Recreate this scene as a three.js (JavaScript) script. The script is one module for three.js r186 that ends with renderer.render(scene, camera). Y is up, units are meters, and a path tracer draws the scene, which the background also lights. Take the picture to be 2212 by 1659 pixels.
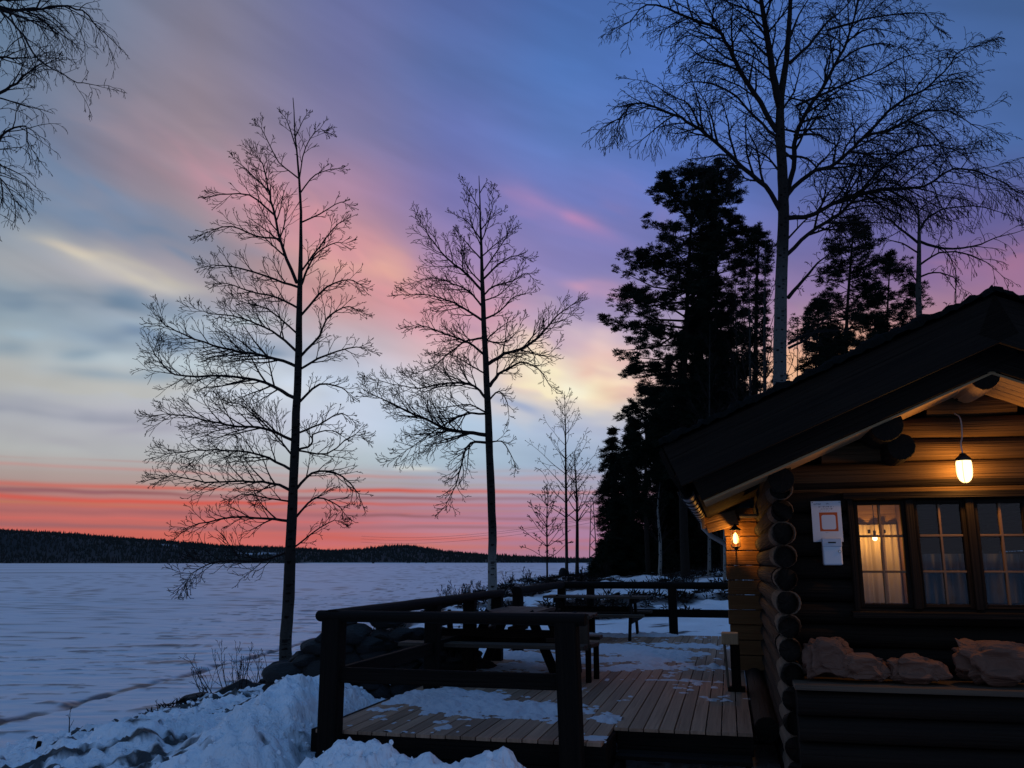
import * as THREE from 'three';
import { mergeGeometries } from 'three/addons/utils/BufferGeometryUtils.js';
import { RoundedBoxGeometry } from 'three/addons/geometries/RoundedBoxGeometry.js';

// ------------------------------------------------------------------ camera, sky, sun, exposure
const FOCAL = 1850, CX = 1106, CY = 829.5, PITCH = Math.atan(384.5 / 1850), EYE = 1.5;
const scene = new THREE.Scene();
const camera = new THREE.PerspectiveCamera(2 * Math.atan(CY / FOCAL) * 180 / Math.PI, 4 / 3, 0.05, 9000);
camera.position.set(0, EYE, 0);
camera.rotation.x = PITCH;
const renderer = new THREE.WebGLRenderer({ antialias: true });
renderer.setSize(1024, 768);
renderer.toneMapping = THREE.LinearToneMapping;
renderer.toneMappingExposure = 1.0;
renderer.shadowMap.enabled = true;

const SUN_AZ = -14, SUN_EL = 1.5;                       // the last glow over the far shore
const sun = new THREE.DirectionalLight(new THREE.Color(1, 0.55, 0.42), 0.05);
{
  const a = SUN_AZ * Math.PI / 180, e = SUN_EL * Math.PI / 180;
  sun.position.set(Math.sin(a) * Math.cos(e) * 100, Math.sin(e) * 100, -Math.cos(a) * Math.cos(e) * 100);
  sun.castShadow = true; sun.shadow.radius = 24; sun.shadow.mapSize.set(2048, 2048);
  Object.assign(sun.shadow.camera, { left: -30, right: 30, top: 30, bottom: -30, near: 1, far: 300 });
  scene.add(sun, sun.target);
}

// ---- random numbers and noise
function rng(seed) { let a = seed >>> 0; return () => { a = (a + 0x6D2B79F5) >>> 0; let t = a; t = Math.imul(t ^ (t >>> 15), t | 1); t ^= t + Math.imul(t ^ (t >>> 7), t | 61); return ((t ^ (t >>> 14)) >>> 0) / 4294967296; }; }
const hash2 = (i, j) => { let h = Math.imul(i, 374761393) + Math.imul(j, 668265263) | 0; h = Math.imul(h ^ (h >>> 13), 1274126177); return ((h ^ (h >>> 16)) >>> 0) / 4294967296; };
function vnoise(x, y) { const i = Math.floor(x), j = Math.floor(y); let u = x - i, v = y - j; u = u * u * u * (u * (u * 6 - 15) + 10); v = v * v * v * (v * (v * 6 - 15) + 10); const a = hash2(i, j), b = hash2(i + 1, j), c = hash2(i, j + 1), d = hash2(i + 1, j + 1); return (a + (b - a) * u + (c - a + (a - b - c + d) * u) * v) * 2 - 1; }
function fbm(x, y, o = 4) { let s = 0, a = 0.5; for (let k = 0; k < o; k++) { s += a * vnoise(x, y); const t = x * 1.62 - y * 1.18 + 17.3; y = x * 1.18 + y * 1.62 + 5.1; x = t; a *= 0.5; } return s; }
const clamp = (v, a = 0, b = 1) => Math.max(a, Math.min(b, v));
const smooth = (a, b, v) => { const t = clamp((v - a) / (b - a)); return t * t * (3 - 2 * t); };
const lerp = (a, b, t) => a + (b - a) * t;
const table = (rows, v) => { if (v <= rows[0][0]) return rows[0][1]; for (let i = 1; i < rows.length; i++) if (v <= rows[i][0]) { const t = (v - rows[i - 1][0]) / (rows[i][0] - rows[i - 1][0]); return lerp(rows[i - 1][1], rows[i][1], t); } return rows[rows.length - 1][1]; };

// ---- survey: a direction of sight measured in the photograph, met with a distance, a height or a wall, gives a place in metres
const SP = Math.sin(PITCH), CP = Math.cos(PITCH);
const ray = (x, y) => { const u = (x - CX) / FOCAL, v = (CY - y) / FOCAL; return new THREE.Vector3(u, SP + v * CP, -(CP - v * SP)); };
const at = (x, y, d) => { const r = ray(x, y); return r.multiplyScalar(d / -r.z).add(new THREE.Vector3(0, EYE, 0)); };
const bearing = (x, y) => { const r = ray(x, y).normalize(); return [Math.atan2(r.x, -r.z) * 180 / Math.PI, Math.asin(r.y) * 180 / Math.PI]; };

// ---- dusk sky, computed by azimuth (0 = over the lake, + to the right) and elevation, in degrees
{
  const AZ = [-34, -22, -12, -4, 4, 12, 22, 34];
  const ROWS = [
    [0, 'e0685a dc665c d86c6c c47c86 b07e9a a884a0 a07c9c 9c7898'], [1.6, 'd06a5e cc6a60 c67074 b87e8c ac80a0 a686a6 a07c9c 9c7898'], [3.2, 'b46c68 b86c6c b8747c b07e92 a884a4 a086a6 a07c9c 987698'],
    [4.6, 'a8938e ac9490 b09ca0 aa9eac a09eb6 9a9ab8 a089a0 967c9a'], [6.5, 'b0b2b0 b4b6b8 b4bec4 a8bccc 9cb0ca a0a8c6 a890a8 947c9c'], [9, 'a8acb4 b6b6c2 c2cadc b4cae0 aabcd8 b4acc4 c6a09a 9c829e'],
    [11.5, 'b8bcba b6c2cc bccce4 d8d6de d4cacc d8b4b0 dca888 a07e98'], [14, '92a4b0 a2b0be c4c2d0 e0bcc0 a89cbe b4a2b2 cc9a90 9c7898'], [17, '9ba2a8 a6a0aa d29c9c d09cac 9488b4 9488b0 8672a0 8a6a94'],
    [20, '7488a0 988f9a c49494 a086b2 827eb6 7276b0 6c6aa2 5c5e96'], [24, '62799a 9c8a96 b08aa4 7674ae 6c78b8 6078c0 586cae 46649a'], [28, '667e9c 8e8290 7e7aa2 6672ae 5c7abc 5678c2 5070b2 46649a'],
    [32, '647e9c 827e92 6e72a0 5a70aa 5074b6 4e72ba 4868a8 426092'], [38, '5c7492 6e7490 5e6898 52659f 4868a8 466aac 42629e 3e5a8a']];
  const DUSK = [[0, '8f92a8'], [6, '8a95b0'], [15, '7890b6'], [30, '5c82b2'], [50, '4c75ac'], [70, '4670a8'], [90, '446ea6']];
  const hex = (h) => [parseInt(h.slice(0, 2), 16), parseInt(h.slice(2, 4), 16), parseInt(h.slice(4, 6), 16)];
  const grid = ROWS.map(([e, s]) => [e, s.split(' ').map(hex)]);
  const dusk = DUSK.map(([e, h]) => [e, hex(h)]);
  const find = (list, v) => { let i = 0; while (i < list.length - 2 && v > list[i + 1]) i++; const t = clamp((v - list[i]) / (list[i + 1] - list[i])); return [i, t * t * (3 - 2 * t) * 0.5 + t * 0.5]; };
  const els = grid.map((r) => r[0]), dels = dusk.map((r) => r[0]);
  // wisps of cloud: from, to (bearing of both ends), half width in degrees, colour, strength
  const W = [];
  const wisp = (x0, y0, x1, y1, w, c, k, soft = 1) => { const [a0, e0] = bearing(x0, y0), [a1, e1] = bearing(x1, y1); const L = Math.hypot(a1 - a0, e1 - e0) || 1e-3; W.push({ a: (a0 + a1) / 2, e: (e0 + e1) / 2, dx: (a1 - a0) / L, dy: (e1 - e0) / L, l: L / 2, w, c: hex(c), k, soft }); };
  wisp(70, 330, 470, 565, 0.8, '6b84a4', 0.7); wisp(40, 440, 330, 505, 0.9, '647f9f', 0.75); wisp(200, 430, 640, 570, 0.6, '8592ac', 0.4);
  wisp(90, 210, 520, 330, 1.8, 'a1909a', 0.35); wisp(300, 300, 700, 520, 1.6, 'b0909c', 0.45); wisp(430, 350, 780, 560, 1.3, 'd393a4', 0.55);
  wisp(560, 430, 900, 650, 1.7, 'de98a0', 0.6); wisp(760, 520, 920, 690, 1.2, 'e6a2a4', 0.6); wisp(790, 560, 890, 600, 0.9, 'f0b8a0', 0.6); wisp(620, 560, 800, 585, 0.7, 'eab4a2', 0.5);
  wisp(90, 515, 390, 612, 0.62, 'c6beae', 0.95); wisp(180, 560, 420, 632, 0.5, 'cfc8bc', 0.6); wisp(-40, 565, 260, 640, 0.7, 'a4a5aa', 0.6); wisp(110, 525, 230, 560, 0.22, 'd2c0ac', 0.45);
  wisp(-60, 640, 420, 672, 0.75, '6c8299', 0.95); wisp(380, 660, 640, 668, 0.6, '9aa3b8', 0.4); wisp(300, 704, 620, 690, 0.4, 'b6c6cf', 0.8); wisp(-40, 715, 280, 735, 0.35, 'a2bacb', 0.5);
  wisp(230, 715, 640, 765, 0.55, '70859f', 1.0); wisp(-60, 752, 240, 762, 0.4, '7b93a8', 0.85); wisp(-60, 812, 640, 838, 1.0, 'b8b9b7', 1.3); wisp(-80, 805, 260, 830, 0.8, 'b4b5b2', 1.1); wisp(150, 777, 520, 788, 0.4, 'bcccd4', 0.6);
  wisp(130, 796, 420, 815, 0.33, '8a9dae', 0.9); wisp(420, 850, 740, 846, 0.6, 'd2dcee', 0.6); wisp(-60, 872, 300, 905, 0.4, '8c91a2', 0.8); wisp(260, 925, 560, 908, 0.5, '9d9cb0', 0.6); wisp(-60, 930, 330, 965, 0.5, 'a09fa9', 0.4);
  wisp(330, 948, 620, 962, 0.4, 'b8bccb', 0.5); wisp(1100, 412, 1290, 488, 0.42, 'c088b2', 0.75); wisp(1060, 420, 1330, 520, 0.9, '9c80b4', 0.45); wisp(1230, 620, 1360, 632, 0.5, 'd49ab0', 0.75); wisp(1290, 420, 1480, 500, 1.2, '8a7cb4', 0.4);
  wisp(870, 690, 1120, 700, 1.4, 'dc9cac', 0.55); wisp(1000, 700, 1280, 750, 1.2, 'b08eb8', 0.45);
  wisp(1080, 770, 1230, 838, 0.75, 'fbe6d2', 1.0); wisp(1090, 775, 1370, 850, 2.3, 'f2cfc6', 0.85); wisp(1110, 775, 1350, 868, 1.7, 'f8dcc4', 0.9); wisp(1250, 770, 1370, 780, 0.8, 'eebcb4', 0.7); wisp(1130, 805, 1345, 862, 1.6, 'fff0cc', 1.4); wisp(1120, 780, 1260, 850, 0.6, 'fff4d8', 1.0); wisp(1255, 800, 1360, 770, 0.7, 'ecbcae', 0.8); wisp(1300, 840, 1400, 830, 0.7, 'e8b2a4', 0.8); wisp(1215, 835, 1265, 850, 0.6, 'fffbe2', 1.0);
  wisp(1060, 850, 1200, 905, 0.5, 'a2b0d0', 0.75); wisp(1190, 918, 1420, 925, 0.55, 'a0aed2', 0.7); wisp(860, 1012, 935, 1014, 0.14, 'e0e0d8', 0.9);
  wisp(1660, 790, 1860, 770, 1.6, 'efb482', 0.85); wisp(1560, 600, 1740, 700, 2.0, 'a27ea4', 0.5); wisp(1980, 600, 2260, 570, 1.7, 'b07a98', 0.55); wisp(1900, 380, 2100, 520, 2.5, '665ea0', 0.35);
  // thin bands over the horizon: elevation, half width, colour, strength, how far right they reach
  const BANDS = [[5.95, 0.10, 'b48a86', 0.5, 2], [5.5, 0.2, 'cc8680', 0.5, 2], [5.05, 0.16, 'aa9a92', 0.5, 4], [4.5, 0.26, 'd4584a', 0.95, 2], [4.12, 0.22, '86494e', 0.85, 8], [3.72, 0.24, 'd6574a', 0.95, -2], [3.38, 0.15, 'cc804c', 0.9, -24],
    [3.2, 0.10, 'd46850', 0.6, -8], [2.92, 0.24, '8e5c62', 0.85, 24], [2.52, 0.09, 'dc6a62', 0.85, 0], [2.18, 0.26, '94666e', 0.8, 24], [1.85, 0.08, 'd86c60', 0.7, 0], [1.42, 0.34, 'd2665c', 0.7, 0], [0.8, 0.3, 'd87058', 0.7, -2]].map(([e, w, c, k, r]) => [e, w, hex(c), k, r]);
  const skyColor = (az, el, out) => {
    const e = Math.max(el, 0);
    const warp = 1.6 * fbm(az * 0.06 + 3, e * 0.15 + 8, 3);
    const [i, u] = find(els, e), [j, v] = find(AZ, az);
    for (let k = 0; k < 3; k++) { const a = grid[i][1], b = grid[i + 1][1]; out[k] = lerp(lerp(a[j][k], a[j + 1][k], v), lerp(b[j][k], b[j + 1][k], v), u); }
    for (const s of W) {
      const da = (az - s.a), de = (e - s.e), p = da * s.dx + de * s.dy; let q = -da * s.dy + de * s.dx;
      if (Math.abs(p) > s.l * 2.6 + 3 || Math.abs(q) > s.w * 4 + 1) continue;
      q += s.w * 0.9 * fbm(p * 0.22 + s.a, q * 0.6 + s.e, 3);
      const f = Math.exp(-(q * q) / (s.w * s.w * 1.4) - Math.pow(Math.abs(p) / (s.l * 1.15), 3)) * s.k * (0.82 + 0.5 * vnoise(p * 0.5 + 9, q * 1.7 + s.e));
      const g = clamp(f); for (let k = 0; k < 3; k++) out[k] += (s.c[k] - out[k]) * g;
    }
    if (e < 7) for (const [be, bw, c, k, reach] of BANDS) {
      const wob = 0.22 * bw * 3 * vnoise(az * 0.09 + be * 3, be) + 0.06 * vnoise(az * 0.5, be * 7);
      const q = (e - be - wob) / (bw * (0.8 + 0.5 * vnoise(az * 0.13 + be, 4)));
      const g = clamp(Math.exp(-q * q) * k * (0.75 + 0.45 * vnoise(az * 0.16 + be * 9, e * 2)) * (0.25 + 0.75 * smooth(reach + 12, reach - 12, az)));
      for (let n = 0; n < 3; n++) out[n] += (c[n] - out[n]) * g;
    }
    // fine streaks drawn out along the wind, falling to the right over the left half
    const tilt = 0.34 * smooth(3, 14, e), q = e + az * tilt;
    const m = 1 + 0.085 * fbm(az * 0.07 + warp * 0.3, q * 0.4, 4) + 0.012 * fbm(az * 0.25, q * 1.6, 3);
    // away from the glow the sky is plain dusk
    const [di, du] = find(dels, e), far = Math.max(smooth(33, 75, Math.abs(az)), smooth(36, 62, e));
    for (let k = 0; k < 3; k++) out[k] = lerp(out[k] * m, lerp(dusk[di][1][k], dusk[di + 1][1][k], du), far);
  };
  const SW = 4096, SH = 2048, data = new Float32Array(SW * SH * 4), c = [0, 0, 0];
  const lin = (v) => { v = clamp(v / 255, 0, 1.2); return v <= 0.04045 ? v / 12.92 : Math.pow((v + 0.055) / 1.055, 2.4); };
  const coarse = new Float32Array(4);
  for (let y = 0; y < SH; y++) {
    const el = ((y + 0.5) / SH - 0.5) * 180;
    for (let x = 0; x < SW; x++) {
      let az = ((x + 0.5) / SW - 0.5) * 360 + 90; if (az > 180) az -= 360;
      const o = (y * SW + x) * 4;
      const detailed = el > 0 && el < 70 && Math.abs(az) < 80;
      if (!detailed && (x & 7)) { data[o] = coarse[0]; data[o + 1] = coarse[1]; data[o + 2] = coarse[2]; data[o + 3] = 1; continue; }
      skyColor(az, el, c);
      const below = el < 0 ? 0.6 : 1;
      for (let k = 0; k < 3; k++) coarse[k] = data[o + k] = lin(c[k]) * below;
      data[o + 3] = 1;
    }
  }
  const sky = new THREE.DataTexture(data, SW, SH, THREE.RGBAFormat, THREE.FloatType);
  sky.mapping = THREE.EquirectangularReflectionMapping; sky.magFilter = sky.minFilter = THREE.LinearFilter; sky.wrapS = THREE.RepeatWrapping; sky.needsUpdate = true;
  scene.background = sky; scene.environment = sky; scene.backgroundIntensity = 1; scene.environmentIntensity = 1;
}

// ------------------------------------------------------------------ shared helpers
const counts = {};
const numbered = (name) => { const n = counts[name] = (counts[name] ?? -1) + 1; return n ? `${name}_${String(n).padStart(3, '0')}` : name; };
const lit = (o) => { o.castShadow = true; o.receiveShadow = true; return o; };
function tag(o, label, category, group) { o.userData.label = label; o.userData.category = category; if (group) o.userData.group = group; return o; }
function thing(name, label, category, pos = [0, 0, 0], turn = 0, group) { const g = new THREE.Group(); g.name = numbered(name); g.position.set(...pos); g.rotation.y = turn; scene.add(g); return tag(g, label, category, group); }
function part(name, geo, mat, parent, pos, rot) { const m = lit(new THREE.Mesh(geo, mat)); m.name = name; if (pos) m.position.set(...pos); if (rot) m.rotation.set(...rot); parent.add(m); return m; }
function structure(name, geo, mat) { const m = lit(new THREE.Mesh(geo, mat)); m.name = numbered(name); m.userData.kind = 'structure'; scene.add(m); return m; }

class Mesher {                                                          // collects tubes, fans and sheets into one geometry
  constructor() { this.p = []; this.i = []; this.uv = []; this.c = []; this.n = []; }
  tube(pts, rad, sides = 5, col = null, cap = true, lump = 0) {
    const base = this.p.length / 3, N = pts.length, d = new THREE.Vector3(), a = new THREE.Vector3(), b = new THREE.Vector3();
    let run = 0;
    for (let k = 0; k < N; k++) {
      const q = pts[k];
      d.subVectors(pts[Math.min(k + 1, N - 1)], pts[Math.max(k - 1, 0)]).normalize();
      if (k === 0) { a.set(Math.abs(d.y) < 0.9 ? 0 : 1, Math.abs(d.y) < 0.9 ? 1 : 0, 0).cross(d).normalize(); } else { a.addScaledVector(d, -a.dot(d)).normalize(); run += q.distanceTo(pts[k - 1]); }
      b.crossVectors(d, a);
      for (let s = 0; s <= sides; s++) {
        const t = (s % sides) / sides * Math.PI * 2, ct = Math.cos(t), st = Math.sin(t), r = rad[k] * (lump ? 1 + lump * vnoise(k * 0.7 + base, (s % sides) * 1.3) : 1);
        const nx = a.x * ct + b.x * st, ny = a.y * ct + b.y * st, nz = a.z * ct + b.z * st;
        this.p.push(q.x + nx * r, q.y + ny * r, q.z + nz * r); this.n.push(nx, ny, nz);
        this.uv.push(s / sides * Math.max(1, Math.round(rad[0] * 6.3)), run); if (col) { const cc = typeof col === 'function' ? col(k / (N - 1), q) : col; this.c.push(...cc); }
      }
    }
    for (let k = 0; k < N - 1; k++) for (let s = 0; s < sides; s++) { const o = base + k * (sides + 1) + s, q = o + sides + 1; this.i.push(o, o + 1, q, q, o + 1, q + 1); }
    if (cap) for (const [k, flip] of [[0, 1], [N - 1, 0]]) { const o = base + k * (sides + 1); for (let s = 1; s < sides - 1; s++) flip ? this.i.push(o, o + s + 1, o + s) : this.i.push(o, o + s, o + s + 1); }
    return this;
  }
  geometry() {
    const g = new THREE.BufferGeometry();
    g.setAttribute('position', new THREE.BufferAttribute(new Float32Array(this.p), 3)); g.setAttribute('normal', new THREE.BufferAttribute(new Float32Array(this.n), 3));
    g.setAttribute('uv', new THREE.BufferAttribute(new Float32Array(this.uv), 2)); if (this.c.length) g.setAttribute('color', new THREE.BufferAttribute(new Float32Array(this.c), 3));
    g.setIndex(this.i); return g;
  }
}
function sheet(xs, zs, height, color) {                                 // a sheet of ground over two lists of grid lines
  const nx = xs.length, nz = zs.length, p = new Float32Array(nx * nz * 3), uv = new Float32Array(nx * nz * 2), c = color ? new Float32Array(nx * nz * 3) : null, idx = [];
  for (let j = 0; j < nz; j++) for (let i = 0; i < nx; i++) { const k = j * nx + i, y = height(xs[i], zs[j]); p[3 * k] = xs[i]; p[3 * k + 1] = y; p[3 * k + 2] = zs[j]; uv[2 * k] = xs[i]; uv[2 * k + 1] = -zs[j]; if (c) c.set(color(xs[i], zs[j], y), 3 * k); }
  for (let j = 0; j < nz - 1; j++) for (let i = 0; i < nx - 1; i++) { const a = j * nx + i; idx.push(a, a + nx, a + 1, a + 1, a + nx, a + nx + 1); }
  const g = new THREE.BufferGeometry(); g.setAttribute('position', new THREE.BufferAttribute(p, 3)); g.setAttribute('uv', new THREE.BufferAttribute(uv, 2)); if (c) g.setAttribute('color', new THREE.BufferAttribute(c, 3)); g.setIndex(idx); g.computeVertexNormals(); return g;
}
const lines = (stops) => { const out = []; for (let i = 0; i < stops.length - 1; i++) { const [a, n] = stops[i], b = stops[i + 1][0]; for (let k = 0; k < n; k++) out.push(a + (b - a) * k / n); } out.push(stops[stops.length - 1][0]); return out; };

function texture(w, h, fn, srgb = true) {
  const d = new Uint8Array(w * h * 4);
  for (let y = 0; y < h; y++) for (let x = 0; x < w; x++) { const c = fn(x / w, y / h, x, y), o = (y * w + x) * 4; d[o] = clamp(c[0]) * 255; d[o + 1] = clamp(c[1]) * 255; d[o + 2] = clamp(c[2]) * 255; d[o + 3] = 255; }
  const t = new THREE.DataTexture(d, w, h, THREE.RGBAFormat); t.wrapS = t.wrapT = THREE.RepeatWrapping; t.magFilter = THREE.LinearFilter; t.minFilter = THREE.LinearMipmapLinearFilter; t.generateMipmaps = true; if (srgb) t.colorSpace = THREE.SRGBColorSpace; t.needsUpdate = true; return t;
}
const tileNoise = (u, v, fx, fy, seed) => { const n = (x, y) => vnoise(x + seed, y + seed * 1.7); const a = n(u * fx, v * fy), b = n((u - 1) * fx, v * fy), c = n(u * fx, (v - 1) * fy), d = n((u - 1) * fx, (v - 1) * fy); return (a * (1 - u) + b * u) * (1 - v) + (c * (1 - u) + d * u) * v; };
const enc = (c) => c.map((v) => v <= 0.0031308 ? v * 12.92 : 1.055 * Math.pow(v, 1 / 2.4) - 0.055);
function woodTexture(base, dark, seed, cracks = 0.5) {                  // grain runs along v; 1 x 1 tile is about 0.5 m across and 2 m long
  const col = texture(256, 512, (u, v) => { const g = 0.5 * tileNoise(u, v, 34, 3, seed) + 0.35 * tileNoise(u, v, 90, 7, seed + 9) + 0.35 * tileNoise(u, v, 5, 2, seed + 4); const k = smooth(0.35, 0.75, 0.6 * tileNoise(u, v, 60, 2, seed + 21) + 0.4 * tileNoise(u, v, 20, 3, seed + 2)) * cracks; const t = clamp(0.5 + 0.55 * g - k); return enc(base.map((b, i) => lerp(dark[i], b, t))); });
  const bump = texture(256, 512, (u, v) => { const g = 0.5 + 0.3 * tileNoise(u, v, 70, 4, seed + 9) + 0.2 * tileNoise(u, v, 24, 3, seed) - 0.5 * smooth(0.3, 0.7, tileNoise(u, v, 60, 2, seed + 21)); return [g, g, g]; }, false);
  for (const t of [col, bump]) t.repeat.set(2, 0.5);
  return { map: col, bumpMap: bump };
}
const mat = (o) => new THREE.MeshStandardMaterial(o);
const dull = (o) => new THREE.MeshPhysicalMaterial({ specularIntensity: 0.25, ...o });       // weathered wood, bark, needles: little gloss
const rgb = (r, g, b) => new THREE.Color().setRGB(r, g, b);
const darkWood = woodTexture([0.022, 0.014, 0.009], [0.005, 0.0036, 0.003], 3.3, 0.8);
const paleWood = woodTexture([0.42, 0.26, 0.12], [0.2, 0.11, 0.045], 7.1, 0.4);
const greyWood = woodTexture([0.165, 0.120, 0.088], [0.075, 0.054, 0.04], 12.7, 0.55);
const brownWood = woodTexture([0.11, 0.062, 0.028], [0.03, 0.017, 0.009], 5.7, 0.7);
const barkTex = texture(256, 512, (u, v) => { const lens = smooth(0.5, 0.62, tileNoise(u, v, 7, 46, 5) * 0.7 + 0.35 * tileNoise(u, v, 3, 9, 8) + 0.25); const scar = smooth(0.42, 0.6, tileNoise(u, v, 5, 14, 31) + 0.2 * tileNoise(u, v, 30, 60, 3)); const w = 0.40 + 0.08 * tileNoise(u, v, 30, 40, 2); const t = Math.max(lens * 0.8, scar); return enc([lerp(w, 0.03, t), lerp(w * 0.96, 0.026, t), lerp(w * 0.88, 0.022, t)]); });
const barkBump = texture(128, 256, (u, v) => { const g = 0.5 + 0.3 * tileNoise(u, v, 12, 30, 5) + 0.25 * tileNoise(u, v, 40, 60, 2); return [g, g, g]; }, false);
const snowBump = texture(512, 512, (u, v) => { const g = 0.5 + 0.3 * tileNoise(u, v, 9, 9, 4) + 0.25 * tileNoise(u, v, 27, 27, 9) + 0.2 * tileNoise(u, v, 80, 80, 2); return [g, g, g]; }, false);
snowBump.repeat.set(0.8, 0.8);
const M = {
  log: dull({ ...darkWood, bumpScale: 0.012, roughness: 0.85 }), logPale: mat({ ...paleWood, bumpScale: 0.008, roughness: 0.8 }), deck: dull({ ...greyWood, bumpScale: 0.004, roughness: 0.8 }),
  litCornerLog: dull({ map: greyWood.map, bumpMap: greyWood.bumpMap, bumpScale: 0.01, roughness: 0.9, color: rgb(1.1, 1.05, 1) }), litGableLog: dull({ ...brownWood, bumpScale: 0.012, roughness: 0.8 }), cornerPale: dull({ ...paleWood, bumpScale: 0.008, roughness: 0.8, color: rgb(0.5, 0.42, 0.4) }),  // corner and gable logs: sky glow and lamplight painted into their wood colour
  rail: dull({ map: darkWood.map, bumpMap: darkWood.bumpMap, bumpScale: 0.008, roughness: 0.9, color: rgb(0.6, 0.6, 0.62) }), table: dull({ ...greyWood, bumpScale: 0.004, roughness: 0.7, color: rgb(0.5, 0.5, 0.5) }),
  snow: mat({ color: rgb(0.80, 0.82, 0.85), roughness: 0.75, bumpMap: snowBump, bumpScale: 0.03 }),
  birch: dull({ map: barkTex, bumpMap: barkBump, bumpScale: 0.01, roughness: 0.85, vertexColors: true }), twig: dull({ color: rgb(0.014, 0.010, 0.009), roughness: 0.9 }), bark: dull({ color: rgb(0.018, 0.014, 0.011), roughness: 0.95, bumpMap: barkBump, bumpScale: 0.03 }),
  needles: dull({ color: rgb(0.010, 0.015, 0.009), roughness: 0.9, side: THREE.DoubleSide }), black: mat({ color: rgb(0.012, 0.012, 0.012), roughness: 0.6, metalness: 0.3 }),
};

// ------------------------------------------------------------------ the cabin's own axes: s along its front, t into the depth, h above the deck
const TURN = -13.9 * Math.PI / 180, OX = 2.36, OZ = -7.95, E1 = [Math.cos(TURN), -Math.sin(TURN)], E2 = [-Math.sin(TURN), -Math.cos(TURN)];
const W3 = (s, t, h) => new THREE.Vector3(OX + s * E1[0] + t * E2[0], h, OZ + s * E1[1] + t * E2[1]);
const toST = (x, z) => [(x - OX) * E1[0] + (z - OZ) * E1[1], (x - OX) * E2[0] + (z - OZ) * E2[1]];
const onFront = (x, y, t) => { const r = ray(x, y), k = (t - toST(0, 0)[1]) / (r.x * E2[0] + r.z * E2[1]); const s = toST(r.x * k, r.z * k)[0]; return [s, EYE + r.y * k]; };     // sight line meets the plane t
const onLevel = (x, y, h) => { const r = ray(x, y), k = (h - EYE) / r.y; return toST(r.x * k, r.z * k); };                                                                         // sight line meets the height h

// ------------------------------------------------------------------ the land, the lake, the far shore
const LAKE = -1.2;
const SHORE = [[-30, -11], [5, -8.6], [12.9, -7.7], [17.5, -6.3], [23, -5.8], [45, -5], [70, -4], [113, 2], [240, 22], [420, 66]];
const inland = (x, z) => (x - table(SHORE, -z)) * (z < -80 ? 0.85 : 1) + 0.5 * vnoise(x * 0.3, z * 0.3);
function landBase(x, z) {
  const u = inland(x, z), d = -z;
  let y = LAKE - 0.03 + (u > 0 ? 0.75 * smooth(0, 4.2, u) : -Math.min(2.2, -u * 0.28));
  if (u > 0) y += 0.09 * Math.min(u, 60) * smooth(8, 42, d) + 0.02 * Math.max(0, u - 60) * smooth(30, 90, d);
  return y;
}
const heaps = [];                                                       // ploughed snow: centre (s, t), reach along s and t, height
const heap = (s, t, rs, rt, h) => heaps.push([s, t, rs, rt, h]);
function land(x, z) {
  let y = landBase(x, z);
  const [s, t] = toST(x, z), d = -z;
  if (d > 0 && d < 26 && x < 8) {
    let b = 0;
    for (const [hs, ht, rs, rt, h] of heaps) { const q = ((s - hs) / rs) ** 2 + ((t - ht) / rt) ** 2; if (q < 6) b = Math.max(b, h * Math.exp(-q)); }
    const onDeck = s > -4.14 && s < 0.4 && t > -0.62 && t < 10.7;
    if (onDeck) b *= smooth(0.0, -0.16, s + 4.14 - 0.06);
    y += b;
    if (onDeck) y = Math.min(y, -0.25);
    else {
      const rough = smooth(-0.9, 0.6, inland(x, z)) * smooth(1, 3, d) * smooth(24, 15, d);
      const q = x * 0.55 + z * 0.83, r = -x * 0.83 + z * 0.55;
      y += rough * (0.09 * fbm(q * 0.8, r * 2.0, 3) + 0.06 * fbm(q * 1.7 + 3, r * 3.6, 3) + 0.10 * Math.abs(fbm(x * 2.9 + 0.8 * z, z * 3.8, 3)) + 0.085 * fbm(x * 5.2 + 0.5 * z, z * 7.5, 3) + 0.05 * Math.max(0, fbm(x * 8, z * 8, 2)) - 0.16 * Math.max(0, fbm(x * 2.2 + 2, z * 3.4, 3) - 0.15) + 0.035 * vnoise(x * 15, z * 15));
    }
  } else y += inland(x, z) > 0 ? 0.26 * fbm(x * 0.5, z * 0.4, 3) + 0.16 * Math.abs(fbm(x * 1.3, z * 0.9, 3)) + 0.07 * fbm(x * 3, z * 2, 2) : 0;
  return y;
}
heap(-4.95, 0.7, 0.72, 1.6, 0.74); heap(-5.7, 1.6, 1.2, 2.0, 0.22); heap(-4.6, -0.9, 0.5, 0.7, 0.42); heap(-6.4, 0.2, 1.2, 1.6, 0.25);
heap(-3.45, -1.3, 0.55, 0.48, 0.52); heap(-2.85, -1.35, 0.7, 0.48, 0.45); heap(-2.3, -1.36, 0.62, 0.48, 0.52); heap(-1.3, -0.98, 0.55, 0.34, 0.2); heap(-0.6, -0.98, 0.6, 0.3, 0.14); heap(0.02, -0.62, 0.13, 0.13, 0.26); heap(-4.2, -1.7, 0.8, 0.5, 0.25);
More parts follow.
